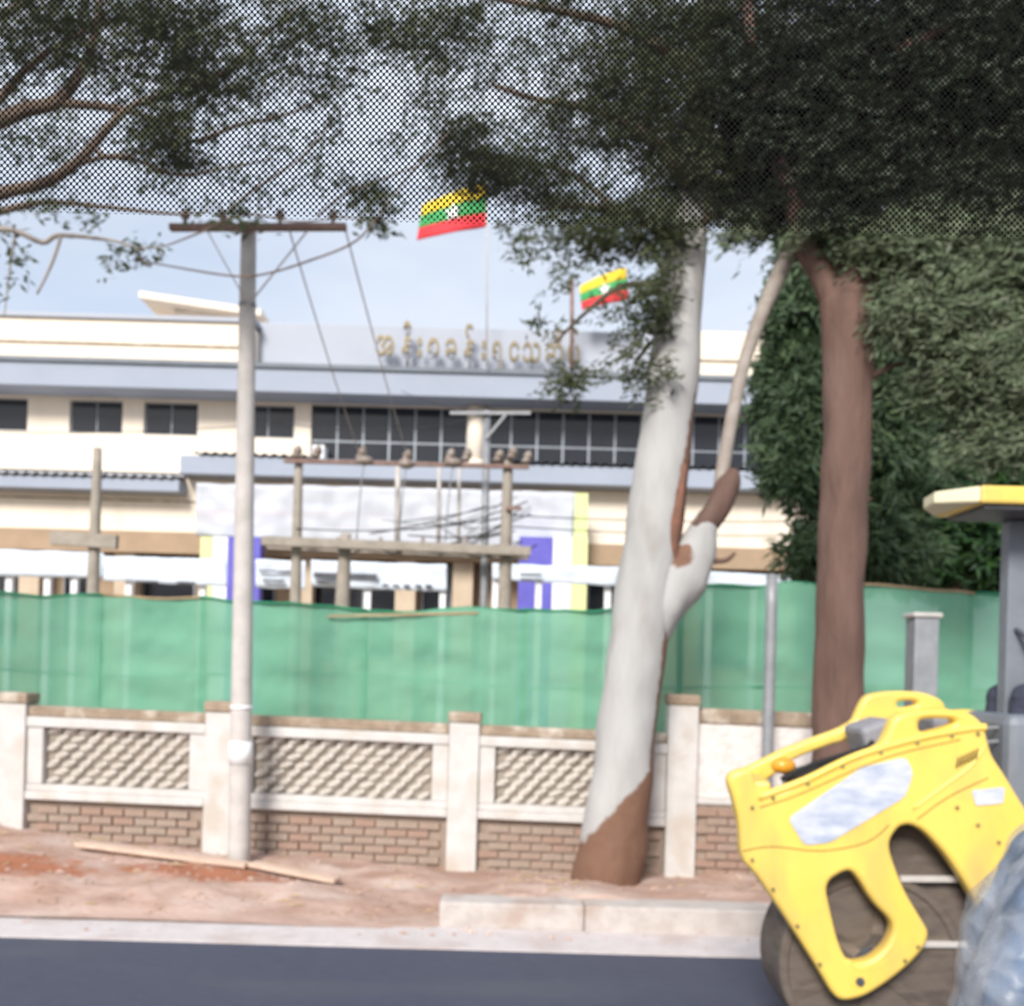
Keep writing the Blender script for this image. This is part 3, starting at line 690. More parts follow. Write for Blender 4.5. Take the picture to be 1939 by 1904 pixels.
def ico(c, r, sub=2, sx=1, sy=1, sz=1):
    bm = bmesh.new(); bmesh.ops.create_icosphere(bm, subdivisions=sub, radius=r)
    v = [Vector((c[0] + q.co.x * sx, c[1] + q.co.y * sy, c[2] + q.co.z * sz)) for q in bm.verts]; f = [tuple(q.index for q in p_.verts) for p_ in bm.faces]; bm.free(); return v, f
fpole(922, 690, 330, M['pole'], 'thin pale flag pole behind the roof lettering', .022)
fpole(1083, 690, 535, M['rust'], 'short dark flag pole near the right end of the lettering', .06)

# ------------------------------------------------------------------ poles and transformer frame
PY = 8.85
pole = thing('utility_pole', (ux(452, 1590, PY), PY, 0), 'tall slim concrete pole with rusty crossarm in front of the white wall', 'utility pole')
b0, b1 = at(453, 1600, PY), at(471, 424, PY)
tube('shaft', [Vector((b0.x, PY, 0)), b0, (b0 + b1) / 2, b1], [.1, .098, .083, .066], M['pole'], pole, seg=20, sub=3)
for v0, v1, mm in ((1446, 1403, 'label'), (1342, 1335, 'label'), (582, 575, 'steel')):
    f0 = (1600 - v0) / 1176; f1 = (1600 - v1) / 1176
    p_, q_ = b0.lerp(b1, f0), b0.lerp(b1, f1); r_ = .098 - .032 * f0 + .006
    tube('band', [p_, q_], r_, M[mm], pole, seg=20, sub=1)
xa = beam('crossarm', at(322, 431, PY - .1), at(656, 430, PY - .1), .07, .048, M['rust'], pole)
for u in (350, 420, 530, 630):
    p_ = at(u, 426, PY - .1); tube('insulator', [p_, p_ + Vector((0, 0, .05)), p_ + Vector((0, 0, .07)), p_ + Vector((0, 0, .13))], [.015, .02, .045, .03], M['porcelain'], xa, seg=10, sub=2)
for u in (392, 583):
    beam('brace', at(470, 578, PY - .08), at(u, 436, PY - .1), .012, .012, M['pole'], pole)

gp = thing('steel_post', (ux(1455, 1425, 9.0), 9.0, 0), 'thin grey steel post standing in front of the green net, left of brown trunk', 'post')
tube('shaft', [Vector((ux(1452, 1425, 9.0), 9.0, -.05)), at(1454, 1400, 9.0), at(1462, 1092, 9.0)], .052, M['steel'], gp, seg=14)
new('cap', *ico(at(1462, 1091, 9.0), .058, 2, 1, 1, .4), M['steel'], gp, smooth=True)
cp_ = at(1752, 1160, 7.9)
cp = thing('concrete_stub', (cp_.x, 7.9, 0), 'grey square concrete stub post between the yellow roller and the green net', 'post')
box('shaft', cp_.x - .095, cp_.x + .095, 7.85, 8.05, 0, cp_.z - .04, M['steel'], cp, bev=.012)
box('cap', cp_.x - .115, cp_.x + .115, 7.83, 8.07, cp_.z - .038, cp_.z, M['pole'], cp, bev=.012)

SY = 17.
sp = thing('concrete_pole', (ux(178, 1120, SY - 2), SY - 2, 0), 'short dark concrete pole with small crossbar rising behind the net at far left', 'utility pole')
tube('shaft', [Vector((ux(172, 1200, SY - 2), SY - 2, 0)), at(176, 1120, SY - 2), at(185, 848, SY - 2)], [.1, .09, .06], M['pole_dark'], sp, seg=12)
beam('crossbar', at(98, 1018, SY - 2.1), at(222, 1026, SY - 2.1), .12, .2, M['pole_dark'], sp)
fr = thing('transformer_frame', (ux(760, 1150, SY), SY, 0), 'concrete transformer frame with platform beam and insulators before the building', 'utility frame')
for u, vt, r_ in ((566, 866, .085), (655, 1010, .11), (962, 872, .1)):
    q_ = at(u, vt, SY); p_ = at(u - 7, 1150, SY)
    tube('pole', [Vector((p_.x, SY, 0)), p_, q_], [r_ * 1.25, r_ * 1.15, r_ * .8], M['pole_dark'] if u != 962 else M['pole_dark'], fr, seg=12)
q_ = at(922, 778, SY + .3); p_ = at(916, 1150, SY + .3)
tube('steel_mast', [Vector((p_.x, SY + .3, 0)), p_, q_], .065, M['steel'], fr, seg=10, sub=1)
beam('top_beam', at(538, 872, SY - .12), at(1002, 884, SY - .12), .08, .065, M['rust'], fr)
beam('platform_beam', at(498, 1024, SY - .2), at(1005, 1044, SY - .2), .22, .15, M['pole_dark'], fr)
beam('platform_beam', at(508, 1030, SY + .7), at(1000, 1050, SY + .7), .2, .18, M['pole_dark'], fr)
beam('mast_arm', at(852, 782, SY + .2), at(1005, 782, SY + .2), .06, .05, M['steel'], fr)
beam('mast_brace', at(920, 830, SY + .2), at(958, 784, SY + .2), .04, .04, M['steel'], fr)
beam('mast_arm', at(958, 962, SY - .12), at(988, 962, SY - .12), .06, .06, M['rust'], fr)
for u, v in ((560, 866), (598, 866), (682, 868), (768, 874), (850, 872), (882, 872), (942, 874), (968, 868), (996, 876)):
    p_ = at(u, v, SY - .12)
    tube('insulator', [p_ + Vector((0, 0, -.02)), p_ + Vector((0, 0, .03)), p_ + Vector((0, 0, .06)), p_ + Vector((.03, 0, .11)), p_ + Vector((.05, 0, .2))], [.04, .09, .05, .085, .03], M['porcelain'], fr, seg=10, sub=2)
for u, v in ((690, 872), (770, 878), (858, 876)):
    p_ = at(u, v, SY - .3); new('fuse_holder', *ico(p_, .14, 2, 1.1, .7, .6), M['porcelain'], fr, smooth=True)
    tube('drop_lead', [p_, p_ + Vector((-.05, 0, -.5)), p_ + Vector((-.1, .05, -1.3))], .012, M['steel'], fr, seg=5)
for u in (640, 720, 800, 880, 960):
    p_ = at(u, 1040, SY - .25)
    tube('insulator', [p_, p_ + Vector((0, 0, .06)), p_ + Vector((0, 0, .12)), p_ + Vector((0, 0, .2))], [.03, .07, .04, .03], M['porcelain'], fr, seg=8, sub=2)
    tube('jumper_lead', [p_, p_ + Vector((.25, -.05, -.06)), p_ + Vector((.5, .02, .1))], .014, M['wire'], fr, seg=5)
for u, r_ in ((752, .05), (830, .035), (868, .03)):
    tube('service_pipe', [at(u, 1040, SY + .5), at(u + 2, 878, SY + .5)], r_, M['pole'], fr, seg=10, sub=1)
rr = random.Random(5)
for k in range(16):
    ua, ub = rr.uniform(690, 930), rr.uniform(930, 1010); va = rr.uniform(975, 1048); vb = rr.uniform(940, 1030)
    a_, b_ = at(ua, va, SY - .15), at(ub, vb, SY + .1); c_ = (a_ + b_) / 2 + Vector((0, 0, -rr.uniform(.02, .3)))
    tube('lead', [a_, c_, b_], rr.choice([.006, .009, .013]), M['wire'], fr, seg=5)
def wire(a, b, Ya, Yb, sag, label, r=.011, grp='cables near the transformer frame'):
    p_, q_ = at(*a, Ya), at(*b, Yb); pts = []
    for i in range(15):
        t_ = i / 14; c = p_.lerp(q_, t_); c.z -= sag * 4 * t_ * (1 - t_); pts.append(c)
    o = tube('cable', pts, r, M['wire'], seg=5, sub=1, loc=(p_ + q_) / 2); tag(o, label, 'cable', grp); return o
wire((700, 1010), (920, 958), SY, SY, .05, 'black cable climbing from the frame platform to the grey mast')
wire((560, 1000), (960, 978), SY - .1, SY, .12, 'sagging black cable across the white banner between the two frame poles')
wire((960, 975), (1700, 980), SY, 22, .1, 'upper black cable running right from the frame behind the white trunk')
wire((960, 996), (1700, 1010), SY, 22, .1, 'lower black cable running right from the frame behind the white trunk')
for a_, b_, lab in (((545, 426), (684, 868), 'left of two pale cables running from the rusty crossarm down to the frame'), ((652, 426), (775, 874), 'right of two pale cables running from the rusty crossarm down to the frame')):
    o_ = wire(a_, b_, PY - .1, SY, .06, lab, .008, 'cables from the crossarm'); o_.data.materials[0] = M['pole']
wire((-200, 806), (540, 800), 19, SY, .15, 'thin cable crossing the left cream wall under the small windows', .008)
wire((540, 800), (922, 785), SY, SY, .2, 'thin cable crossing the left dark window band', .008)
wire((922, 790), (760, 740), SY, 24, .05, 'thin cable slanting from the grey mast top up to the eave', .008)
# ------------------------------------------------------------------ trees
def pts3(rows, k=1.):
    return [at(u, v, Y) for u, v, w_, Y in rows], [w_ / 2 / F * Y * k for u, v, w_, Y in rows]
def leaves(name, blobs, m_, parent, size=(.075, .0105), per=18, droop=.2, spread=.16, wind=(.95, 0, .33), blow=1.1, mult=2.3, face=.7):
    """many small leaf blades gathered on drooping sprays"""
    V = []
    for (u, v, ru, rv, Y, dY, n) in blobs:
        c = at(u, v, Y); k = Y / F
        nt_ = max(2, int(n * mult) // per)
        d_ = RNG.normal(size=(nt_, 3)); d_ /= np.linalg.norm(d_, axis=1)[:, None]; d_ *= RNG.random((nt_, 1)) ** .42
        tw = np.array(c[:]) + d_ * np.array([ru * k, dY, rv * k])
        ax = RNG.normal(size=(nt_, 3)) * np.array([1, .8, .5]); ax[:, 2] -= droop; ax = ax * .8 + np.array(wind) * blow * np.sign(RNG.normal(size=(nt_, 1)) + .4); ax /= np.linalg.norm(ax, axis=1)[:, None]
        P = np.repeat(tw, per, 0) + np.repeat(ax, per, 0) * (RNG.random((nt_ * per, 1)) - .5) * spread * 2 + RNG.normal(size=(nt_ * per, 3)) * spread * .17
        D = np.repeat(ax, per, 0) * .9 + RNG.normal(size=(nt_ * per, 3)) * .42; D /= np.linalg.norm(D, axis=1)[:, None]
        S = np.cross(D, RNG.normal(size=D.shape) * .55 + np.array(sdir[:]) * face); S /= np.linalg.norm(S, axis=1)[:, None]
        ln = size[0] * (.6 + .8 * RNG.random((len(P), 1))); wd = size[1] * (.7 + .7 * RNG.random((len(P), 1)))
        V.append(np.stack([P, P + D * ln * .45 + S * wd, P + D * ln, P + D * ln * .45 - S * wd], 1).reshape(-1, 3))
    V = np.concatenate(V); n = len(V) // 4
    off = wl(parent); me = bpy.data.meshes.new(name); V = V - np.array(off[:])
    me.vertices.add(len(V)); me.vertices.foreach_set('co', V.astype(np.float32).ravel())
    me.loops.add(n * 4); me.loops.foreach_set('vertex_index', np.arange(n * 4, dtype=np.int32))
    me.polygons.add(n); me.polygons.foreach_set('loop_start', np.arange(0, n * 4, 4, dtype=np.int32))
    me.materials.append(m_); me.update(calc_edges=True); me.validate()
    o = bpy.data.objects.new(name, me); COL.objects.link(o); o.parent = parent; WL[o.name] = Vector(off); return o

# --- tree A: leaning white-barked trunk
AY = 8.75
tA = thing('eucalyptus_tree', (ux(1150, 1655, AY), AY, 0), 'leaning white barked tree with peeling brown bark at its foot', 'tree')
rows = [(1140, 1720, 135, AY), (1148, 1655, 128, AY), (1160, 1600, 126, AY), (1178, 1450, 114, AY), (1197, 1300, 110, AY), (1217, 1150, 108, AY), (1238, 1000, 108, AY), (1258, 850, 101, AY), (1274, 700, 96, AY),
        (1288, 560, 86, AY + .1), (1300, 450, 76, AY + .2), (1315, 330, 66, AY + .3), (1330, 150, 55, AY + .4), (1345, -50, 45, AY + .5), (1370, -350, 26, AY + .6)]
P_, R_ = pts3(rows)
v, f = tube_geo(P_, R_, seg=48, wob=.1, sub=12)
trA = new('trunk', v, f, M['bark_white'], tA, smooth=True)
mk = []
for q in v:
    zr = (q.x - ux(1090, 1600, AY)) / (ux(1238, 1440, AY) - ux(1090, 1600, AY))      # rising edge of the torn bark
    lim = vz(1090, 1600, AY) + zr * (vz(1238, 1440, AY) - vz(1090, 1600, AY))
    a = .5 + (lim - q.z) * 6
    zc = max(P_[0].z, min(P_[8].z, q.z)); cx = float(np.interp(zc, [p.z for p in P_], [p.x for p in P_])); rr = float(np.interp(zc, [p.z for p in P_], R_))
    side = (q.x - cx) / rr
    b = .5 + (side - .8) * 4 if 1.0 < q.z < 3.0 else (.5 + (side - .5 - .35 * abs(q.z - 3.3)) * 2.5 if 3.0 <= q.z < 4.3 else 0)
    mk.append(max(0, min(1.2, max(a, b))))
set_attr(trA, 'bark', mk)
rw = [(1222, 1230, 50, AY + .01), (1256, 1150, 88, AY), (1292, 1090, 98, AY - .02), (1318, 1045, 84, AY - .03), (1331, 1005, 56, AY - .05), (1342, 975, 40, AY - .05)]
P_, R_ = pts3(rw); v, f = tube_geo(P_, R_, seg=28, wob=.16, sub=8); CB = at(1288, 1050, AY - .2); fk = new('limb_knuckle', v, f, M['bark_white'], tA, smooth=True)
set_attr(fk, 'bark', [max(0, min(1.1, .95 - ((q - CB).length / .115) ** 2 * .5)) for q in v])
P_, R_ = pts3([(1322, 1008, 40, AY - .07), (1342, 985, 50, AY - .06), (1364, 950, 46, AY - .05), (1382, 912, 42, AY - .05), (1390, 888, 16, AY - .05)]); tube('broken_limb', P_, R_, M['bark_brown'], tA, seg=18, wob=.4, sub=6)
P_, R_ = pts3([(1352, 1062, 16, AY - .03), (1376, 1060, 10, AY - .03), (1392, 1046, 5, AY - .03)]); tube('broken_twig', P_, R_, M['bark_brown'], tA, seg=8, wob=.4)
P_, R_ = pts3([(1362, 935, 26, AY - .02), (1372, 870, 27, AY), (1392, 760, 25, AY), (1410, 685, 24, AY), (1440, 600, 28, AY), (1470, 530, 30, AY), (1510, 440, 32, AY), (1560, 320, 28, AY), (1600, 150, 20, AY)])
tube('branch', P_, R_, M['branch_pale'], tA, seg=12, wob=.08)
P_, R_ = pts3([(1296, 880, 10, AY - .17), (1288, 940, 20, AY - .19), (1280, 990, 24, AY - .2), (1276, 1030, 16, AY - .19), (1282, 1062, 6, AY - .17)]); tube('bark_strip', P_, R_, M['bark_red'], tA, seg=10, wob=.5, sub=6)
for pth in ([(1298, 470, 34), (1240, 430, 24), (1170, 400, 17), (1090, 390, 12), (1010, 400, 7)], [(1310, 350, 36), (1230, 260, 26), (1130, 210, 18), (1020, 190, 12), (930, 160, 8)],
            [(1290, 560, 22), (1230, 540, 14), (1170, 545, 10), (1100, 600, 7), (1050, 650, 5)], [(1330, 150, 30), (1200, 60, 20), (1050, 20, 14), (850, -20, 9)], [(1300, 450, 24), (1360, 400, 20), (1440, 360, 16), (1600, 250, 10)],
            [(1285, 600, 14), (1240, 640, 9), (1200, 690, 6)], [(1170, 400, 12), (1080, 330, 9), (960, 300, 7), (850, 290, 5), (800, 300, 4)]):
    P_, R_ = pts3([(u, v_, w_, AY + .1) for u, v_, w_ in pth]); tube('branch', P_, R_, M['branch'], tA, seg=7, wob=.1)
leaves('crown', [
    (1215, 440, 110, 40, 8.7, .5, 1000), (1130, 460, 80, 24, 8.7, .4, 330), (1010, 440, 70, 26, 8.7, .4, 150), (1000, 500, 50, 30, 8.7, .4, 60), (1235, 560, 46, 100, 8.5, .3, 520), (1195, 650, 30, 80, 8.5, .3, 130),
    (1075, 725, 42, 36, 8.6, .3, 190), (1030, 610, 40, 26, 8.6, .3, 40), (1145, 590, 36, 26, 8.6, .3, 40), (1060, 530, 50, 26, 8.6, .3, 50), (1225, 720, 36, 46, 8.5, .2, 170),
    (890, 300, 80, 60, 8.8, .5, 900), (1000, 330, 110, 44, 8.8, .5, 900), (1120, 400, 90, 34, 8.8, .5, 500), (1080, 240, 110, 50, 8.8, .5, 600), (960, 120, 90, 40, 8.8, .5, 240), (860, 60, 90, 60, 8.8, .5, 600), (830, 180, 60, 30, 8.8, .5, 200),
    (1250, 200, 150, 110, 8.9, .6, 3400), (1300, 60, 160, 90, 8.9, .6, 2800), (1330, 330, 120, 80, 8.9, .5, 2200), (1100, 120, 70, 50, 8.9, .5, 320), (700, 380, 30, 40, 8.6, .2, 130), (1060, 30, 90, 40, 8.9, .5, 260)],
    M['leaf_olive'], tA)

# --- tree B: straight red-brown trunk
BYY = 8.5
tB = thing('brown_tree', (ux(1580, 1640, BYY), BYY, 0), 'straight red brown trunk behind the yellow roller, carrying the dense right hand crown', 'tree')
P_, R_ = pts3([(1575, 1720, 104, BYY), (1580, 1600, 98, BYY), (1585, 1400, 92, BYY), (1588, 1300, 89, BYY), (1597, 1000, 88, BYY), (1604, 800, 88, BYY), (1606, 650, 92, BYY), (1603, 575, 96, BYY), (1606, 530, 78, BYY), (1625, 440, 60, BYY + .1), (1670, 300, 48, BYY + .2), (1700, 100, 36, BYY + .3), (1720, -250, 20, BYY + .4)])
tube('trunk', P_, R_, M['bark_brown'], tB, seg=40, wob=.15, sub=14)
for pth in ([(1590, 590, 58), (1556, 520, 50), (1528, 470, 46), (1515, 420, 42), (1470, 300, 34), (1430, 120, 24), (1400, -100, 14)], [(1628, 560, 56), (1665, 500, 38), (1720, 450, 30), (1830, 380, 22), (1960, 330, 12)], [(1648, 712, 16), (1690, 694, 9), (1735, 678, 5)],
            [(1575, 962, 14), (1610, 950, 12), (1650, 944, 6)], [(1700, 100, 26), (1850, 20, 16), (2000, -60, 9)], [(1650, 620, 26), (1740, 600, 18), (1830, 640, 12), (1900, 720, 7)]):
    P_, R_ = pts3([(u, v_, w_, BYY - .02) for u, v_, w_ in pth]); tube('branch', P_, R_, M['bark_brown'], tB, seg=9, wob=.1)
leaves('crown', [
    (1720, 470, 110, 80, 8.3, .4, 2600), (1850, 500, 140, 100, 8.3, .5, 4200), (1950, 560, 120, 130, 8.3, .5, 3000), (1760, 590, 110, 80, 8.2, .4, 2300), (1880, 680, 110, 110, 8.2, .4, 3000), (1950, 760, 90, 130, 8.2, .4, 2000),
    (1780, 700, 80, 80, 8.3, .4, 1100), (1880, 830, 90, 80, 8.3, .4, 1200), (1560, 440, 70, 35, 8.4, .3, 700), (1640, 470, 60, 40, 8.4, .3, 700), (1410, 440, 40, 26, 8.6, .2, 220)],
    M['leaf_grey'], tB, size=(.085, .0095), mult=2.1, face=1.3, blow=1.8, spread=.2)

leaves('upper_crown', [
    (1600, 320, 120, 110, 8.1, .15, 1500), (1460, 160, 120, 140, 8.2, .15, 1200), (1850, 360, 160, 60, 8.1, .15, 1500), (1500, 250, 170, 190, 8.8, .7, 6500), (1700, 200, 220, 230, 8.8, .8, 9000), (1900, 180, 190, 240, 8.8, .8, 8000), (1600, 60, 260, 110, 8.9, .7, 4500), (1430, 400, 60, 40, 8.6, .3, 700), (1850, 40, 200, 80, 8.9, .7, 3500)],  # nearest clusters added in front to darken the sunlit limbs
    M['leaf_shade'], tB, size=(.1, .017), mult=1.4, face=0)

# --- background evergreens behind the net
tD = thing('evergreen_tree', (ux(1560, 1100, 15), 15, -.2), 'dense bright to dark green conifer right of the building behind the brown trunk', 'tree', 'background trees right of the building')
tube('trunk', [(ux(1600, 1100, 15), 15, -.2), (ux(1600, 800, 15), 15, 4), (ux(1600, 500, 15), 15, 8)], [.24, .2, .1], M['branch'], tD)
leaves('crown', [(1530, 600, 75, 130, 15, .8, 6500), (1530, 760, 100, 130, 15, 1., 7500), (1510, 860, 80, 90, 14.8, .7, 3800), (1640, 700, 130, 250, 15.2, 1., 9500), (1640, 930, 130, 150, 15.2, 1., 6500), (1560, 1040, 80, 60, 14.8, .8, 2000), (1660, 1040, 110, 70, 15, .8, 3000), (1500, 700, 60, 60, 14.8, .5, 1100), (1470, 600, 30, 60, 14.8, .4, 350), (1530, 480, 60, 60, 15, .5, 1500)],
       M['leaf_lime'], tD, size=(.2, .022), spread=.26, droop=.9, blow=.5, mult=1.6)
tE = thing('broadleaf_tree', (ux(1800, 1100, 17), 17, -.2), 'dark shaded tree filling the gap below the roller canopy at right', 'tree', 'background trees right of the building')
tube('trunk', [(ux(1800, 1100, 17), 17, -.2), (ux(1810, 900, 17), 17, 3.6), (ux(1800, 500, 17), 17, 8)], [.26, .22, .1], M['branch'], tE)
leaves('crown', [(1780, 640, 190, 250, 17, 1.2, 12000), (1790, 900, 180, 170, 17, 1.2, 9000), (1960, 760, 170, 280, 17, 1.2, 10000), (1820, 1050, 180, 90, 17, 1., 5200), (2000, 1040, 130, 110, 17, 1., 4000), (1700, 1000, 90, 120, 17, 1., 3500), (1940, 520, 150, 120, 17, 1., 3500)],
       M['leaf_dark'], tE, size=(.2, .036), spread=.3, mult=1.25)

# --- tree C: reaching in from the left
CY = 7.6
tC = thing('spreading_tree', (ux(-560, 1640, CY), CY, .1), 'dark branching tree reaching in from the upper left behind the dotted print', 'tree')
P_, R_ = pts3([(-560, 1720, 120, CY), (-540, 1300, 110, CY), (-480, 800, 100, CY), (-400, 480, 90, CY), (-330, 200, 70, CY), (-180, -100, 50, CY), (-100, -400, 30, CY)])
tube('trunk', P_, R_, M['branch'], tC, seg=20, wob=.06)
BR_C = [([(-400, 520, 60), (-150, 320, 46), (-40, 240, 36), (0, 228, 32), (52, 207, 28), (104, 195, 26), (139, 157, 22), (170, 100, 18), (190, 10, 14), (220, -120, 9)], 'branch'),
        ([(-420, 600, 50), (-120, 420, 34), (0, 367, 25), (80, 348, 22), (139, 313, 20), (174, 278, 17), (243, 205, 14), (330, 174, 11), (420, 140, 8), (500, 70, 6), (580, 0, 4)], 'branch'),
        ([(104, 195, 20), (180, 200, 16), (240, 210, 13), (330, 240, 10), (365, 268, 9), (452, 237, 8), (522, 223, 6), (592, 195, 5), (680, 130, 3)], 'branch'),
        ([(-120, 425, 26), (0, 400, 15), (87, 383, 12), (209, 393, 8), (330, 405, 5), (400, 400, 3)], 'branch'),
        ([(-200, 470, 24), (-60, 440, 14), (20, 435, 11), (80, 459, 10), (115, 445, 9), (216, 456, 6), (258, 470, 5), (313, 466, 3)], 'branch_pale'),
        ([(115, 449, 7), (98, 500, 6), (70, 557, 4)], 'branch_pale'), ([(289, 498, 3), (435, 522, 4), (505, 518, 4), (590, 492, 4), (663, 463, 4), (705, 425, 4), (760, 350, 4), (850, 250, 4)], 'branch'),
        ([(258, 470, 4), (275, 500, 4), (289, 498, 3)], 'branch'),
        ([(139, 313, 11), (230, 295, 9), (330, 330, 7), (420, 320, 5), (520, 300, 3)], 'branch'), ([(174, 278, 10), (210, 300, 8), (280, 285, 6), (350, 275, 5)], 'branch'),
        ([(430, 400, 5), (480, 360, 6), (540, 320, 5), (600, 270, 4), (640, 200, 3)], 'branch'), ([(600, 410, 5), (650, 370, 5), (719, 341, 4), (796, 313, 3)], 'branch'),
        ([(-40, 240, 20), (40, 140, 15), (120, 80, 11), (230, 30, 8), (330, -30, 5)], 'branch'), ([(330, 174, 7), (400, 100, 5), (470, 60, 4)], 'branch'), ([(-350, 300, 40), (-120, 100, 24), (20, 20, 15), (150, -60, 8)], 'branch'),
        ([(313, 466, 3), (380, 440, 4), (460, 405, 4), (560, 420, 3), (650, 412, 3), (700, 418, 3)], 'branch'), ([(30, 436, 5), (20, 500, 4), (8, 600, 2)], 'branch_pale')]
for pth, mm in BR_C:
    P_, R_ = pts3([(u, v_, w_, CY + .1 * noise.noise(Vector((u * .01, v_ * .01, 0)))) for u, v_, w_ in pth]); tube('branch', P_, R_, M[mm], tC, seg=7, wob=.1)
leaves('crown', [
    (315, 270, 60, 75, 7.6, .4, 1000), (130, 60, 130, 80, 7.6, .5, 1400), (330, 60, 110, 90, 7.6, .5, 1600), (250, 150, 110, 50, 7.6, .5, 420), (420, 120, 90, 70, 7.6, .5, 700), (30, 90, 70, 120, 7.6, .5, 500), (600, 80, 120, 70, 7.6, .5, 900), (750, 60, 90, 60, 7.6, .4, 600),
    (560, 190, 100, 50, 7.6, .5, 220), (470, 300, 90, 50, 7.6, .5, 160), (620, 330, 80, 50, 7.6, .4, 90), (180, 260, 80, 30, 7.6, .4, 90), (90, 300, 80, 60, 7.6, .4, 160), (700, 400, 34, 34, 7.6, .2, 160), (720, 250, 60, 40, 7.6, .4, 70),
    (270, 480, 50, 24, 7.6, .2, 70), (215, 510, 26, 24, 7.6, .15, 36), (20, 500, 30, 70, 7.6, .2, 70), (150, 400, 100, 26, 7.6, .3, 120), (420, 405, 80, 20, 7.6, .3, 110), (360, 180, 60, 40, 7.6, .3, 300), (300, 20, 300, 50, 7.7, .6, 1000)],
    M['leaf_olive'], tC, size=(.08, .012), per=12, mult=1.2)

# ------------------------------------------------------------------ road roller
RY = 4.85
ro = thing('road_roller', tuple(Vector((at4(925, 1720, RY).x, 5.3, 0))), 'yellow road roller with open looped drum yoke and white side decal', 'road roller')
outer = [(150, 575), (300, 520), (330, 640), (420, 690), (600, 603), (850, 482), (1040, 412), (1085, 330), (1120, 232), (1250, 196), (1420, 196), (1560, 212), (1640, 280), (1668, 400), (1690, 470), (1760, 570), (1860, 740), (2000, 940), (2150, 1000), (2150, 1400), (1950, 1480), (1660, 1420),
         (1580, 1290), (1520, 1180), (1420, 1030), (1300, 900), (1215, 858), (1150, 870), (1095, 950), (1100, 1030), (1180, 1240), (1290, 1420), (1325, 1480), (1305, 1560), (1230, 1650), (1100, 1760), (950, 1855), (830, 1880), (775, 1850), (700, 1720), (600, 1560), (450, 1330), (310, 1130), (240, 1060), (232, 860), (195, 715)]
hole1 = [(722, 1195), (850, 1118), (905, 1150), (1000, 1310), (1105, 1410), (1118, 1475), (1080, 1560), (1000, 1635), (905, 1662), (845, 1640), (800, 1540), (760, 1380)]
hole2 = [(1262, 258), (1330, 246), (1465, 252), (1480, 272), (1430, 296), (1300, 330), (1265, 322)]
def w4(l, Y): return chaikin([at4(a, b, Y) for a, b in l], 2)
plate('drum_yoke', w4(outer, RY), [w4(hole1, RY), w4(hole2, RY)], RY, RY + .1, M['yellow'], ro, .022)
# raised flange ribs on the yoke
for l, r_ in (([(330, 705), (600, 606), (850, 486), (1050, 416), (1300, 352), (1560, 305), (1645, 300)], .02), ([(1640, 400), (1560, 520), (1400, 640), (1220, 770)], .014)):
    tube('rib', [at4(a, b, RY + .01) for a, b in l], r_, M['yellow'], ro, seg=10)
tube('yoke_lip', [at4(a, b, RY + .012) for a, b in ((845, 1645), (925, 1690), (1040, 1665), (1140, 1580))], .014, M['yellow'], ro, seg=8)
def rpoly(l, r):
    out = []
    for i, p in enumerate(l):
        P0, P1, P2 = Vector((*l[i - 1], 0)), Vector((*p, 0)), Vector((*l[(i + 1) % len(l)], 0))
        A, B = P1 + (P0 - P1).normalized() * r, P1 + (P2 - P1).normalized() * r
        out += [A, A * .25 + P1 * .5 + B * .25, B]
    return [(q.x, q.y) for q in out]
def d4(l, r, Y): return [at4(a, b, Y) for a, b in rpoly(l, r)]
dc = d4([(505, 822), (930, 530), (1185, 468), (1228, 560), (1180, 700), (745, 962), (600, 978)], 32, RY)
plate('side_decal', dc, [], RY - .006, RY - .001, M['decal'], ro, .001)
plate('small_decal', d4([(1562, 662), (1755, 640), (1745, 735), (1588, 750)], 14, RY), [], RY - .006, RY - .001, M['decal'], ro, .001)
c_ = at4(922, 1762, RY); lathe_y('axle_bolt', (c_.x, c_.z), [(RY - .012, .012), (RY - .012, .02), (RY + .01, .022)], M['machine'], ro, 16)
def disc_y(name, p, r, y0, m_, n=10):
    return lathe_y(name, (p.x, p.z), [(y0 - .012, r * .3), (y0 - .012, r * .85), (y0 - .006, r), (y0 + .004, r)], m_, ro, n)
for a_, b_ in ((300, 760), (420, 705), (620, 620), (820, 520), (1040, 440), (1250, 385), (1450, 345), (1600, 335), (300, 1060), (420, 1230), (560, 1440), (690, 1660), (1255, 1560), (1180, 1640), (1480, 760), (1600, 860), (1720, 960)):
    disc_y('bolt', at4(a_, b_, RY), .011, RY, M['bolt'], 6)
for l in ([(250, 1010), (420, 985), (700, 1010), (960, 960), (1090, 860)], [(1250, 830), (1430, 700), (1660, 590)], [(345, 760), (560, 690), (900, 540), (1150, 450), (1500, 370)]):
    tube('panel_seam', [at4(a_, b_, RY + .001) for a_, b_ in l], .0035, M['seam'], ro, seg=5)
for k in range(6):
    a_, b_ = 1490 + k * 22, 470 - k * 10
    tube('vent_slot', [at4(a_, b_, RY + .001), at4(a_ - 12, b_ + 62, RY + .001)], .007, M['seam'], ro, seg=6, sub=1)
for k, l in enumerate(([(470, 600), (640, 520), (800, 470), (960, 420)], [(480, 640), (700, 540), (880, 500), (1000, 380)], [(1690, 560), (1760, 470), (1830, 440), (1900, 470)], [(1700, 620), (1780, 520), (1860, 500), (1950, 560)])):
    tube('hose', [at4(a_, b_, 5.06 + .03 * k) for a_, b_ in l], .016, M['rubber'], ro, seg=8)
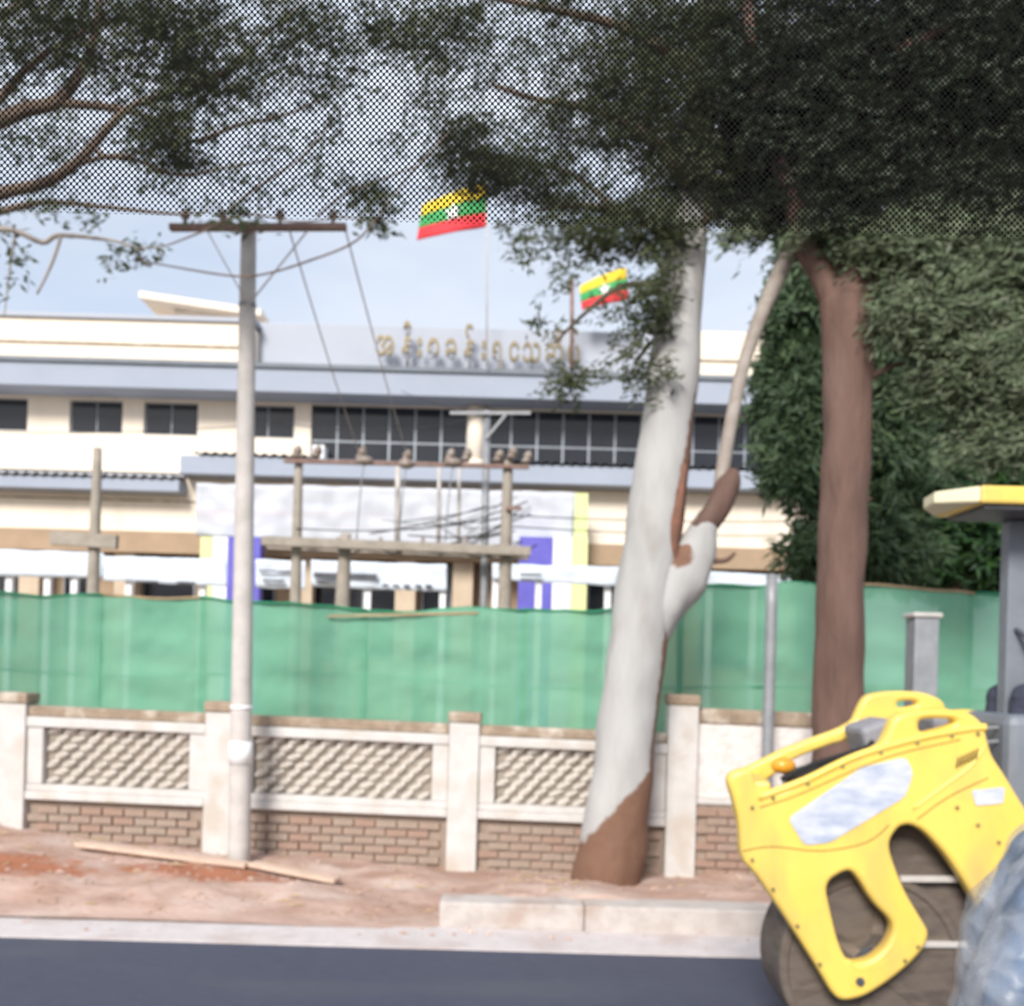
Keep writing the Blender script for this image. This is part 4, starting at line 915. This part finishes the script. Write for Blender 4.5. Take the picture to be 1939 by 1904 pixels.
# far side frame
FYr = 5.6
far = [(130, 585), (300, 500), (500, 400), (850, 280), (890, 180), (932, 108), (1060, 88), (1250, 92), (1370, 140), (1385, 200), (1560, 190), (1600, 260), (1200, 330), (1100, 420), (850, 350), (520, 470), (420, 560), (300, 640), (170, 640)]
plate('far_frame', w4(far, FYr), [w4([(1105, 145), (1215, 142), (1225, 170), (1110, 188)], FYr)], FYr - .08, FYr, M['yellow'], ro, .02)
p0, p1 = at4(250, 760, RY + .1), at4(200, 660, FYr)
beam('front_crossbar', p0 + Vector((.05, 0, .02)), p1 + Vector((.05, -.07, 0)), .16, .22, M['yellow'], ro, bev=.02)
lamp = at4(480, 520, 5.25); new('amber_lamp', *ico(lamp, .055, 2, 1.2, .9, .8), M['orange'], ro, smooth=True)
beam('engine_deck', at4(560, 640, 5.25), at4(1500, 380, 5.25), .5, .12, M['machine'], ro, bev=.02)
beam('water_tank', at4(900, 400, 5.3), at4(1090, 335, 5.3), .3, .2, M['grey_tank'], ro, bev=.03)
beam('grey_hatch', at4(1290, 290, 5.2), at4(1470, 270, 5.2), .25, .1, M['grey_tank'], ro, bev=.02)
# front drum
dcx, dcz = at4(925, 1722, RY).x + .1, .455
dr = lathe_y('front_drum', (dcx, dcz), [(5.0, .455), (5.38, .455)], M['drum'], ro, 64)
lathe_y('drum_rim', (dcx, dcz), [(4.985, .41), (4.975, .42), (4.975, .45), (4.985, .458), (5.01, .458)], M['drum'], ro, 64)
lathe_y('drum_face', (dcx, dcz), [(4.992, .02), (4.994, .405), (4.999, .41)], M['drumface'], ro, 64)
for k in range(6):
    a = k * pi / 3 + .4
    beam('drum_spoke', (dcx + .06 * cos(a), 5.0, dcz + .06 * sin(a)), (dcx + .4 * cos(a), 5.0, dcz + .4 * sin(a)), .05, .04, M['drumface'], ro, up=(0, 1, 0))
lathe_y('axle_hub', (dcx, dcz), [(4.96, .02), (4.96, .085), (5.03, .11)], M['machine'], ro, 24)
for a0, b0_, a1, b1_ in ((300, 1385, 700, 1370), (420, 1700, 780, 1690), (500, 1860, 800, 1850)):
    pass
plate('brown_backing', w4([(1060, 860), (1230, 800), (1500, 1000), (1680, 1290), (1640, 1560), (1250, 1600), (1120, 1300)], 5.02), [], 5.02, 5.05, M['drum'], ro, .01)  # brown panel stands for the ground beyond, hiding the stub post
# pale bars standing for the gutter and soil lines beyond the yoke opening
beam('ground_line_bar', at4(1150, 1170, 4.98), at4(1560, 1172, 4.98), .03, .03, M['pole'], ro, bev=.004)
beam('ground_line_bar', at4(1180, 1545, 4.98), at4(1540, 1548, 4.98), .03, .03, M['pole'], ro, bev=.004)
# rear half
bx0 = at4(1690, 500, 5.1).x
box('rear_body', bx0 + .02, bx0 + 2.0, 5.0, 5.75, .72, vz(1930, 1352, 5.1), M['slate_body'], ro, bev=.05)
box('floor_plate', bx0 - .15, bx0 + 1.2, 4.95, 5.8, .6, .715, M['machine'], ro, bev=.02)
box('seat_base', bx0 + .42, bx0 + .87, 5.15, 5.55, 1.45, 1.72, M['machine'], ro, bev=.04)
box('seat_back', bx0 + .87, bx0 + .99, 5.15, 5.55, 1.6, 2.2, M['machine'], ro, bev=.04)
tube('steering_column', [(bx0 + .2, 5.35, 1.5), (bx0 + .27, 5.35, 2.0)], .03, M['machine'], ro, seg=8, sub=1)
v, f = tube_geo([(bx0 + .27 + .17 * cos(a) * .5, 5.35 + .17 * sin(a), 2.02 + .17 * cos(a) * -.85) for a in np.linspace(0, 2 * pi, 22)], .014, seg=6, sub=1); new('steering_wheel', v, f, M['machine'], ro, smooth=True)
for l in ([(1480, 330), (1640, 305), (1800, 296), (2000, 280)], [(1560, 395), (1700, 380), (1867, 372), (2000, 366)]):
    tube('hand_rail', [at4(a, b, 5.1) for a, b in l], .009, M['steel'], ro, seg=6)
rdx = bx0 + 1.5
lathe_y('rear_drum', (rdx, .455), [(5.0, .455), (5.72, .455)], M['drum'], ro, 64)
lathe_y('drum_face', (rdx, .455), [(4.992, .02), (4.992, .4), (4.998, .41)], M['drumface'], ro, 64)
# canopy
def cpt(u, v, Y): return at(u, v, Y)
zc0, zc1 = vz(1850, 955, 5.0), vz(1850, 921, 5.0)
cx0, cx1 = ux(1850, 940, 5.0), ux(1850, 940, 5.0) + 1.7
vs = [(cx0, 4.95, zc0), (cx1, 4.95, zc0), (cx1, 5.42, zc0), (cx0 - .04, 5.42, zc0), (cx0, 4.95, zc1), (cx1, 4.95, zc1), (cx1, 5.42, zc1), (cx0 - .04, 5.42, zc1)]
cn = new('canopy', vs, BF, M['yellow'], ro, bev=.015)
new('canopy_underside_shade', [(cx0 + .03, 4.98, zc0 - .02), (cx1 - .03, 4.98, zc0 - .02), (cx1 - .03, 5.4, zc0 - .02), (cx0 + .03, 5.4, zc0 - .02), (cx0 + .03, 4.98, zc0 + .01), (cx1 - .03, 4.98, zc0 + .01), (cx1 - .03, 5.4, zc0 + .01), (cx0 + .03, 5.4, zc0 + .01)], BF, M['machine'], cn)  # dark panel set under the canopy to stand for its shaded underside
tip = at(1757, 936, 5.1); tipb = at(1757, 958, 5.1)
vs = [(tip.x, 5.02, tipb.z), (cx0 - .002, 4.95, zc0 + .004), (cx0 - .042, 5.42, zc0 + .004), (tip.x + .02, 5.2, tipb.z), (tip.x, 5.02, tip.z), (cx0 - .002, 4.95, zc1 - .004), (cx0 - .042, 5.42, zc1 - .004), (tip.x + .02, 5.2, tip.z)]
new('canopy_visor', vs, BF, M['canopy'], cn, bev=.01)
for x_, y_ in ((ux(1922, 1040, 5.3) + .02, 5.34), (ux(1922, 1040, 5.3) + 1.2, 5.1), (ux(1922, 1040, 5.3) + 1.2, 5.36)):
    box('canopy_post', x_ - .055, x_ + .055, y_ - .05, y_ + .05, 1.5, zc0 - .022, M['slate_body'], ro, bev=.01)

# ------------------------------------------------------------------ people
def capsule_set(bm, segs):
    """tapered limbs: a cone with a ball at each joint, fused afterwards into one skin"""
    for p_, q_, r0, r1 in segs:
        p_, q_ = Vector(p_), Vector(q_); d_ = q_ - p_
        for c, r in ((p_, r0), (q_, r1)): bmesh.ops.create_icosphere(bm, subdivisions=2, radius=r, matrix=Matrix.Translation(c))
        if d_.length > 1e-4:
            bmesh.ops.create_cone(bm, cap_ends=True, segments=16, radius1=r0, radius2=r1, depth=d_.length, matrix=Matrix.Translation((p_ + q_) / 2) @ d_.to_track_quat('Z', 'Y').to_matrix().to_4x4())
def figure(name, segs, parent, mats, pick, vox=.012, disp=0.):
    bm = bmesh.new(); capsule_set(bm, segs); me = bpy.data.meshes.new(name); bm.to_mesh(me); bm.free()
    o = bpy.data.objects.new('tmp', me); COL.objects.link(o)
    r = o.modifiers.new('r', 'REMESH'); r.mode = 'VOXEL'; r.voxel_size = vox; r.use_smooth_shade = True
    s = o.modifiers.new('s', 'SMOOTH'); s.factor = .5; s.iterations = 5
    m2 = bpy.data.meshes.new_from_object(o.evaluated_get(bpy.context.evaluated_depsgraph_get())); bpy.data.objects.remove(o)
    if disp:
        nr = [v_.normal.copy() for v_ in m2.vertices]
        for v_, nn in zip(m2.vertices, nr):
            c = v_.co.copy()
            if pick(c) != 0: v_.co = c + nn * disp * (noise.noise(Vector((c.x * 9, c.y * 9, c.z * 16))) + .6 * noise.noise(Vector((c.x * 22 + c.z * 14, c.y * 20, c.z * 24))))
    m2.materials.clear()
    for m_ in mats: m2.materials.append(m_)
    for p_ in m2.polygons: p_.material_index = pick(p_.center); p_.use_smooth = True
    m2.transform(Matrix.Translation(-wl(parent))); m2.name = name
    b = bpy.data.objects.new(name, m2); COL.objects.link(b); b.parent = parent; WL[b.name] = wl(parent); return b
def hand(wr, d, side, curl=.7):
    """palm and five bent fingers from the wrist along d; side = direction of the thumb"""
    wr, d, side = Vector(wr), Vector(d).normalized(), Vector(side).normalized(); nrm = d.cross(side).normalized(); S = []
    kn = wr + d * .085
    for k in range(4):
        o_ = (k - 1.5) * .02; base = kn - side * o_; S.append((wr + d * .02 - side * o_ * .6, base, .016, .0105))
        ln = (.036, .041, .038, .03)[k]; p_ = base; dd = d.copy()
        for j in range(3):
            dd = (dd * cos(curl) + nrm * sin(curl)).normalized(); q_ = p_ + dd * ln * (.95 - .2 * j); S.append((p_, q_, .0095 - .001 * j, .0088 - .001 * j)); p_ = q_
    tb = wr + d * .03 + side * .028; t1 = tb + (d * .6 + side * .8).normalized() * .04; t2 = t1 + (d * .8 + nrm * .5).normalized() * .03
    S += [(wr + d * .015 + side * .01, tb, .016, .012), (tb, t1, .012, .0105), (t1, t2, .0105, .009)]
    return S
def head_parts(par, c, fwd, hairm, helmet=None):
    fwd = Vector(fwd).normalized(); sd_ = fwd.cross(Vector((0, 0, 1))).normalized()
    new('hair', *ico(c + Vector((0, 0, .03)) - fwd * .018, .108, 3, 1, 1, 1.05), hairm, par, smooth=True)
    for s in (-1, 1):
        new('ear', *ico(c + sd_ * .088 * s + Vector((0, 0, -.01)), .03, 2, .5, .5, 1), M['skin'], par, smooth=True)
        new('eye', *ico(c + fwd * .092 + sd_ * .033 * s + Vector((0, 0, .0)), .013, 2), M['hair'], par, smooth=True)
    new('nose', *ico(c + fwd * .112 + Vector((0, 0, -.03)), .018, 2, 1, 1, 1.5), M['skin'], par, smooth=True)
    new('mouth', *ico(c + fwd * .082 + Vector((0, 0, -.068)), .018, 2, 1, 1, .3), M['lips'], par, smooth=True)

# rider passing close by at the lower right
px_, py_ = 1.4, 2.68
rd = thing('person', (px_, py_, .78), 'person in blue denim under a thin pale plastic raincoat, at the lower right corner', 'person')
hip, ch, nk = Vector((px_ - .03, py_, .84)), Vector((px_ + .01, py_, 1.2)), Vector((px_ + .2, py_, 1.46))
hd = Vector((px_ + .3, py_, 1.64))
shN, shF = Vector((px_ - .03, py_ - .18, 1.35)), Vector((px_ + .12, py_ + .17, 1.38))
elN, elF = Vector((px_ - .2, py_ - .3, 1.09)), Vector((px_ + .05, py_ + .3, 1.12))
wrN, wrF = Vector((px_ + .12, py_ - .24, 1.0)), Vector((px_ + .3, py_ + .3, 1.02))
S = [(hip + Vector((.04, 0, 0)), ch + Vector((.05, 0, 0)), .13, .14), (ch + Vector((.05, 0, 0)), nk - Vector((.06, 0, .08)), .14, .11), (nk - Vector((.06, 0, .1)), shN, .11, .085), (nk - Vector((.06, 0, .1)), shF, .11, .085), (nk - Vector((.04, 0, .05)), nk + Vector((.04, 0, .06)), .06, .055),
     (hd + Vector((-.01, 0, .02)), hd + Vector((.01, 0, -.03)), .1, .088), (hd + Vector((.03, 0, -.05)), hd + Vector((.045, 0, -.075)), .06, .045),
     (shN, elN, .078, .064), (elN, wrN, .064, .046), (shF, elF, .085, .07), (elF, wrF, .068, .045),
     (hip + Vector((0, -.1, -.02)), (px_ + .42, py_ - .14, .86), .105, .075), ((px_ + .42, py_ - .14, .86), (px_ + .3, py_ - .16, .4), .07, .045), (hip + Vector((0, .1, -.02)), (px_ + .42, py_ + .14, .86), .105, .075), ((px_ + .42, py_ + .14, .86), (px_ + .3, py_ + .16, .4), .07, .045),
     ((px_ + .3, py_ - .16, .37), (px_ + .44, py_ - .17, .34), .042, .032), ((px_ + .3, py_ + .16, .37), (px_ + .44, py_ + .17, .34), .042, .032)]
S += hand(wrN, (.95, 0, -.25), (0, .4, .9)) + hand(wrF, (.95, 0, -.25), (0, -.4, .9))
def dist_seg(c, a, b):
    ab = b - a; t_ = max(0, min(1, (c - a).dot(ab) / ab.length_squared)); return (c - a - ab * t_).length
def pick_rider(c):
    c = Vector(c)
    if (c - hd).length < .17 or dist_seg(c, nk, hd) < .075 and c.z > 1.47: return 0
    if dist_seg(c, wrN, wrN + Vector((.2, 0, -.06))) < .075 and c.x > wrN.x + .01 or dist_seg(c, wrF, wrF + Vector((.2, 0, -.06))) < .075 and c.x > wrF.x + .01: return 0
    if c.z < .4: return 3
    if dist_seg(c, shN, elN) < .11 and c.y < py_ - .12 or dist_seg(c, elN, wrN) < .1 or dist_seg(c, elF, wrF) < .09: return 2
    return 2
rb = figure('body', S, rd, [M['skin'], M['jacket_grey'], M['denim'], M['rubber']], pick_rider, .009, .007)
head_parts(rb, hd, (1, 0, -.05), M['hair'])
SC = [(hip + Vector((-.01, 0, -.1)), ch, .185, .18), (ch, nk - Vector((.06, 0, .08)), .185, .13), (nk - Vector((.06, 0, .1)), shN, .12, .11), (nk - Vector((.06, 0, .1)), shF, .12, .1),
      (shN, elN + Vector((-.01, 0, 0)), .115, .105), (elN, wrN + (elN - wrN) * .2, .105, .075), (shF, elF, .1, .09), (elF, wrF + (elF - wrF) * .2, .088, .065)]
figure('raincoat', SC, rb, [M['raincoat']], lambda c: 0, .012)
rc = bpy.data.objects['raincoat']
nr = [v_.normal.copy() for v_ in rc.data.vertices]
for v_, nn in zip(rc.data.vertices, nr):
    c = v_.co; a_ = c.x * 7 + c.z * 9
    v_.co = c + nn * (.009 * (1 - abs(noise.noise(Vector((a_, c.y * 5, c.z * 4 - c.x * 3))) * 2)) - .006)
# the motorbike under the rider (below the frame)
mb = thing('motorbike', (px_ + .2, py_, 0), 'small dark motorbike ridden by the person at the lower right corner', 'motorbike')
for x_ in (px_ - .35, px_ + .88):
    wv = [(x_ + .25 * cos(a), py_, .3 + .25 * sin(a)) for a in np.linspace(0, 2 * pi, 33)]
    wh = tube('wheel', wv, .045, M['rubber'], mb, seg=10, sub=1)
    lathe_y('hub', (x_, .3), [(py_ - .05, .05), (py_ + .05, .05)], M['steel'], wh, 16)
    for k in range(5):
        a = k * 2 * pi / 5; beam('spoke', (x_, py_, .3), (x_ + .23 * cos(a), py_, .3 + .23 * sin(a)), .02, .02, M['steel'], wh, up=(0, 1, 0))
beam('seat', (px_ - .35, py_, .7), (px_ + .3, py_, .68), .24, .1, M['rubber'], mb, bev=.03)
beam('frame', (px_ - .3, py_, .55), (px_ + .6, py_, .5), .16, .2, M['machine'], mb, bev=.04)
beam('engine', (px_ + .05, py_, .35), (px_ + .4, py_, .35), .22, .22, M['steel'], mb, bev=.04)
tube('fork', [(px_ + .88, py_ - .08, .3), (px_ + .68, py_ - .06, .85)], .025, M['steel'], mb, sub=1); tube('fork', [(px_ + .88, py_ + .08, .3), (px_ + .68, py_ + .06, .85)], .025, M['steel'], mb, sub=1)
beam('front_fairing', (px_ + .55, py_, .55), (px_ + .72, py_, .95), .2, .1, M['fr'], mb, bev=.03)
tube('handlebar', [(px_ + .22, py_ - .3, .97), (px_ + .5, py_ - .2, .98), (px_ + .62, py_, .95), (px_ + .5, py_ + .2, .98), (px_ + .36, py_ + .34, .98)], .014, M['steel'], mb, seg=8)
tube('foot_peg', [(px_ + .36, py_ - .2, .3), (px_ + .36, py_ + .2, .3)], .018, M['rubber'], mb, sub=1)
tube('swing_arm', [(px_ - .35, py_ + .08, .3), (px_ + .1, py_ + .06, .42)], .022, M['steel'], mb, sub=1); tube('side_stand', [(px_ + .1, py_ - .08, .4), (px_ - .02, py_ - .16, .03)], .014, M['steel'], mb, sub=1)
# roller operator on the seat
ox, oy = bx0 + .62, 5.33
op = thing('person', (ox, oy, 1.72), 'person in navy work clothes seated on the yellow road roller', 'person')
hip = Vector((ox, oy, 1.83)); hd2 = Vector((ox - .06, oy, 2.55)); shN = Vector((ox - .02, oy - .19, 2.24)); shF = Vector((ox - .02, oy + .19, 2.24))
elN, elF = Vector((ox - .1, oy - .25, 1.99)), Vector((ox - .1, oy + .25, 1.99)); wN, wF = Vector((ox - .26, oy - .14, 2.08)), Vector((ox - .26, oy + .14, 2.08))
S = [(hip, hip + Vector((-.02, 0, .3)), .15, .16), (hip + Vector((-.02, 0, .3)), (ox - .02, oy, 2.3), .16, .1), ((ox - .02, oy, 2.28), shN, .09, .08), ((ox - .02, oy, 2.28), shF, .09, .08), ((ox - .02, oy, 2.3), (ox - .03, oy, 2.46), .058, .054),
     (hd2 + Vector((.01, 0, .02)), hd2 + Vector((-.01, 0, -.03)), .1, .088), (hd2 + Vector((-.03, 0, -.05)), hd2 + Vector((-.045, 0, -.075)), .06, .045),
     (shN, elN, .078, .06), (elN, wN, .056, .04), (shF, elF, .078, .06), (elF, wF, .056, .04)]
for s in (-1, 1):
    kn_ = Vector((ox - .42, oy + .13 * s, 1.8)); an = Vector((ox - .5, oy + .13 * s, 1.42))
    S += [(hip + Vector((0, .09 * s, -.02)), kn_, .1, .072), (kn_, an, .066, .042), (an, an + Vector((-.13, 0, -.04)), .042, .032)]
S += hand(wN, (-.9, .25, .1), (0, .3, .9)) + hand(wF, (-.9, -.25, .1), (0, -.3, .9))
def pick_op(c):
    c = Vector(c)
    if (c - hd2).length < .17 or (c.z > 2.38): return 0
    if c.x < wN.x - .005 and c.z > 1.93: return 0
    if c.z < 1.46: return 2
    return 1
ob = figure('body', S, op, [M['skin'], M['navy'], M['rubber']], pick_op, .011, .008)
head_parts(ob, hd2, (-1, 0, 0), M['hair'])

# ------------------------------------------------------------------ dotted print on the upper vehicle window
WY = .45
pit_x, pit_z = 11.5 / F * WY, 12.4 / F * WY
ex, ez = Vector((CR, 0, 0)), Vector((0, 0, 1))
zedge = vz(969, 421, WY)
nxh, nzh = int(1.9 / pit_x), int(.19 / pit_z)
I_, J = np.meshgrid(np.arange(nxh), np.arange(2 * nzh)); I_, J = I_.ravel(), J.ravel()
C = np.stack([-.95 + (I_ + .5 * (J % 2)) * pit_x, J * pit_z / 2], 1)
rad = np.where(J < 2, .363, np.where(J < 4, .357, np.where(J < 6, .346, .332))) * pit_x
def cells(sel, k):
    """diamond cells with a k-sided hole; the lowest rows are opened wider"""
    a_ = np.arange(k) * 2 * pi / k; n = int(sel.sum())
    ox_ = np.abs(np.cos(a_)) * np.cos(a_); oz_ = np.abs(np.sin(a_)) * np.sin(a_)
    V = np.zeros((n, 2 * k, 3)); c, r = C[sel], rad[sel] * (1 if k == 8 else 1.12)
    V[:, :k, 0] = c[:, :1] + .5 * pit_x * ox_; V[:, :k, 2] = c[:, 1:] + .5 * pit_z * oz_
    V[:, k:, 0] = c[:, :1] + r[:, None] * np.cos(a_); V[:, k:, 2] = c[:, 1:] + r[:, None] * np.sin(a_)
    Fq = np.array([[q, (q + 1) % k, k + (q + 1) % k, k + q] for q in range(k)], dtype=np.int32)
    return V.reshape(-1, 3), (np.arange(n, dtype=np.int32)[:, None, None] * 2 * k + Fq[None]).ravel()
near = np.abs(C[:, 0]) < .32
V1, L1 = cells(near, 8); V2, L2 = cells(~near, 4)
V = np.concatenate([V1, V2]); LI = np.concatenate([L1, L2 + len(V1)]).astype(np.int32)
me = bpy.data.meshes.new('window_print')
me.vertices.add(len(V)); me.vertices.foreach_set('co', V.astype(np.float32).ravel())
me.loops.add(len(LI)); me.loops.foreach_set('vertex_index', LI); me.polygons.add(len(LI) // 4); me.polygons.foreach_set('loop_start', np.arange(0, len(LI), 4, dtype=np.int32))
me.materials.append(M['film']); me.update(calc_edges=True); me.validate()
fo = bpy.data.objects.new('window_shade', me); COL.objects.link(fo); fo.location = (0, WY, zedge)
tag(fo, 'black perforated sun shade film along the top of the vehicle window', 'window shade')
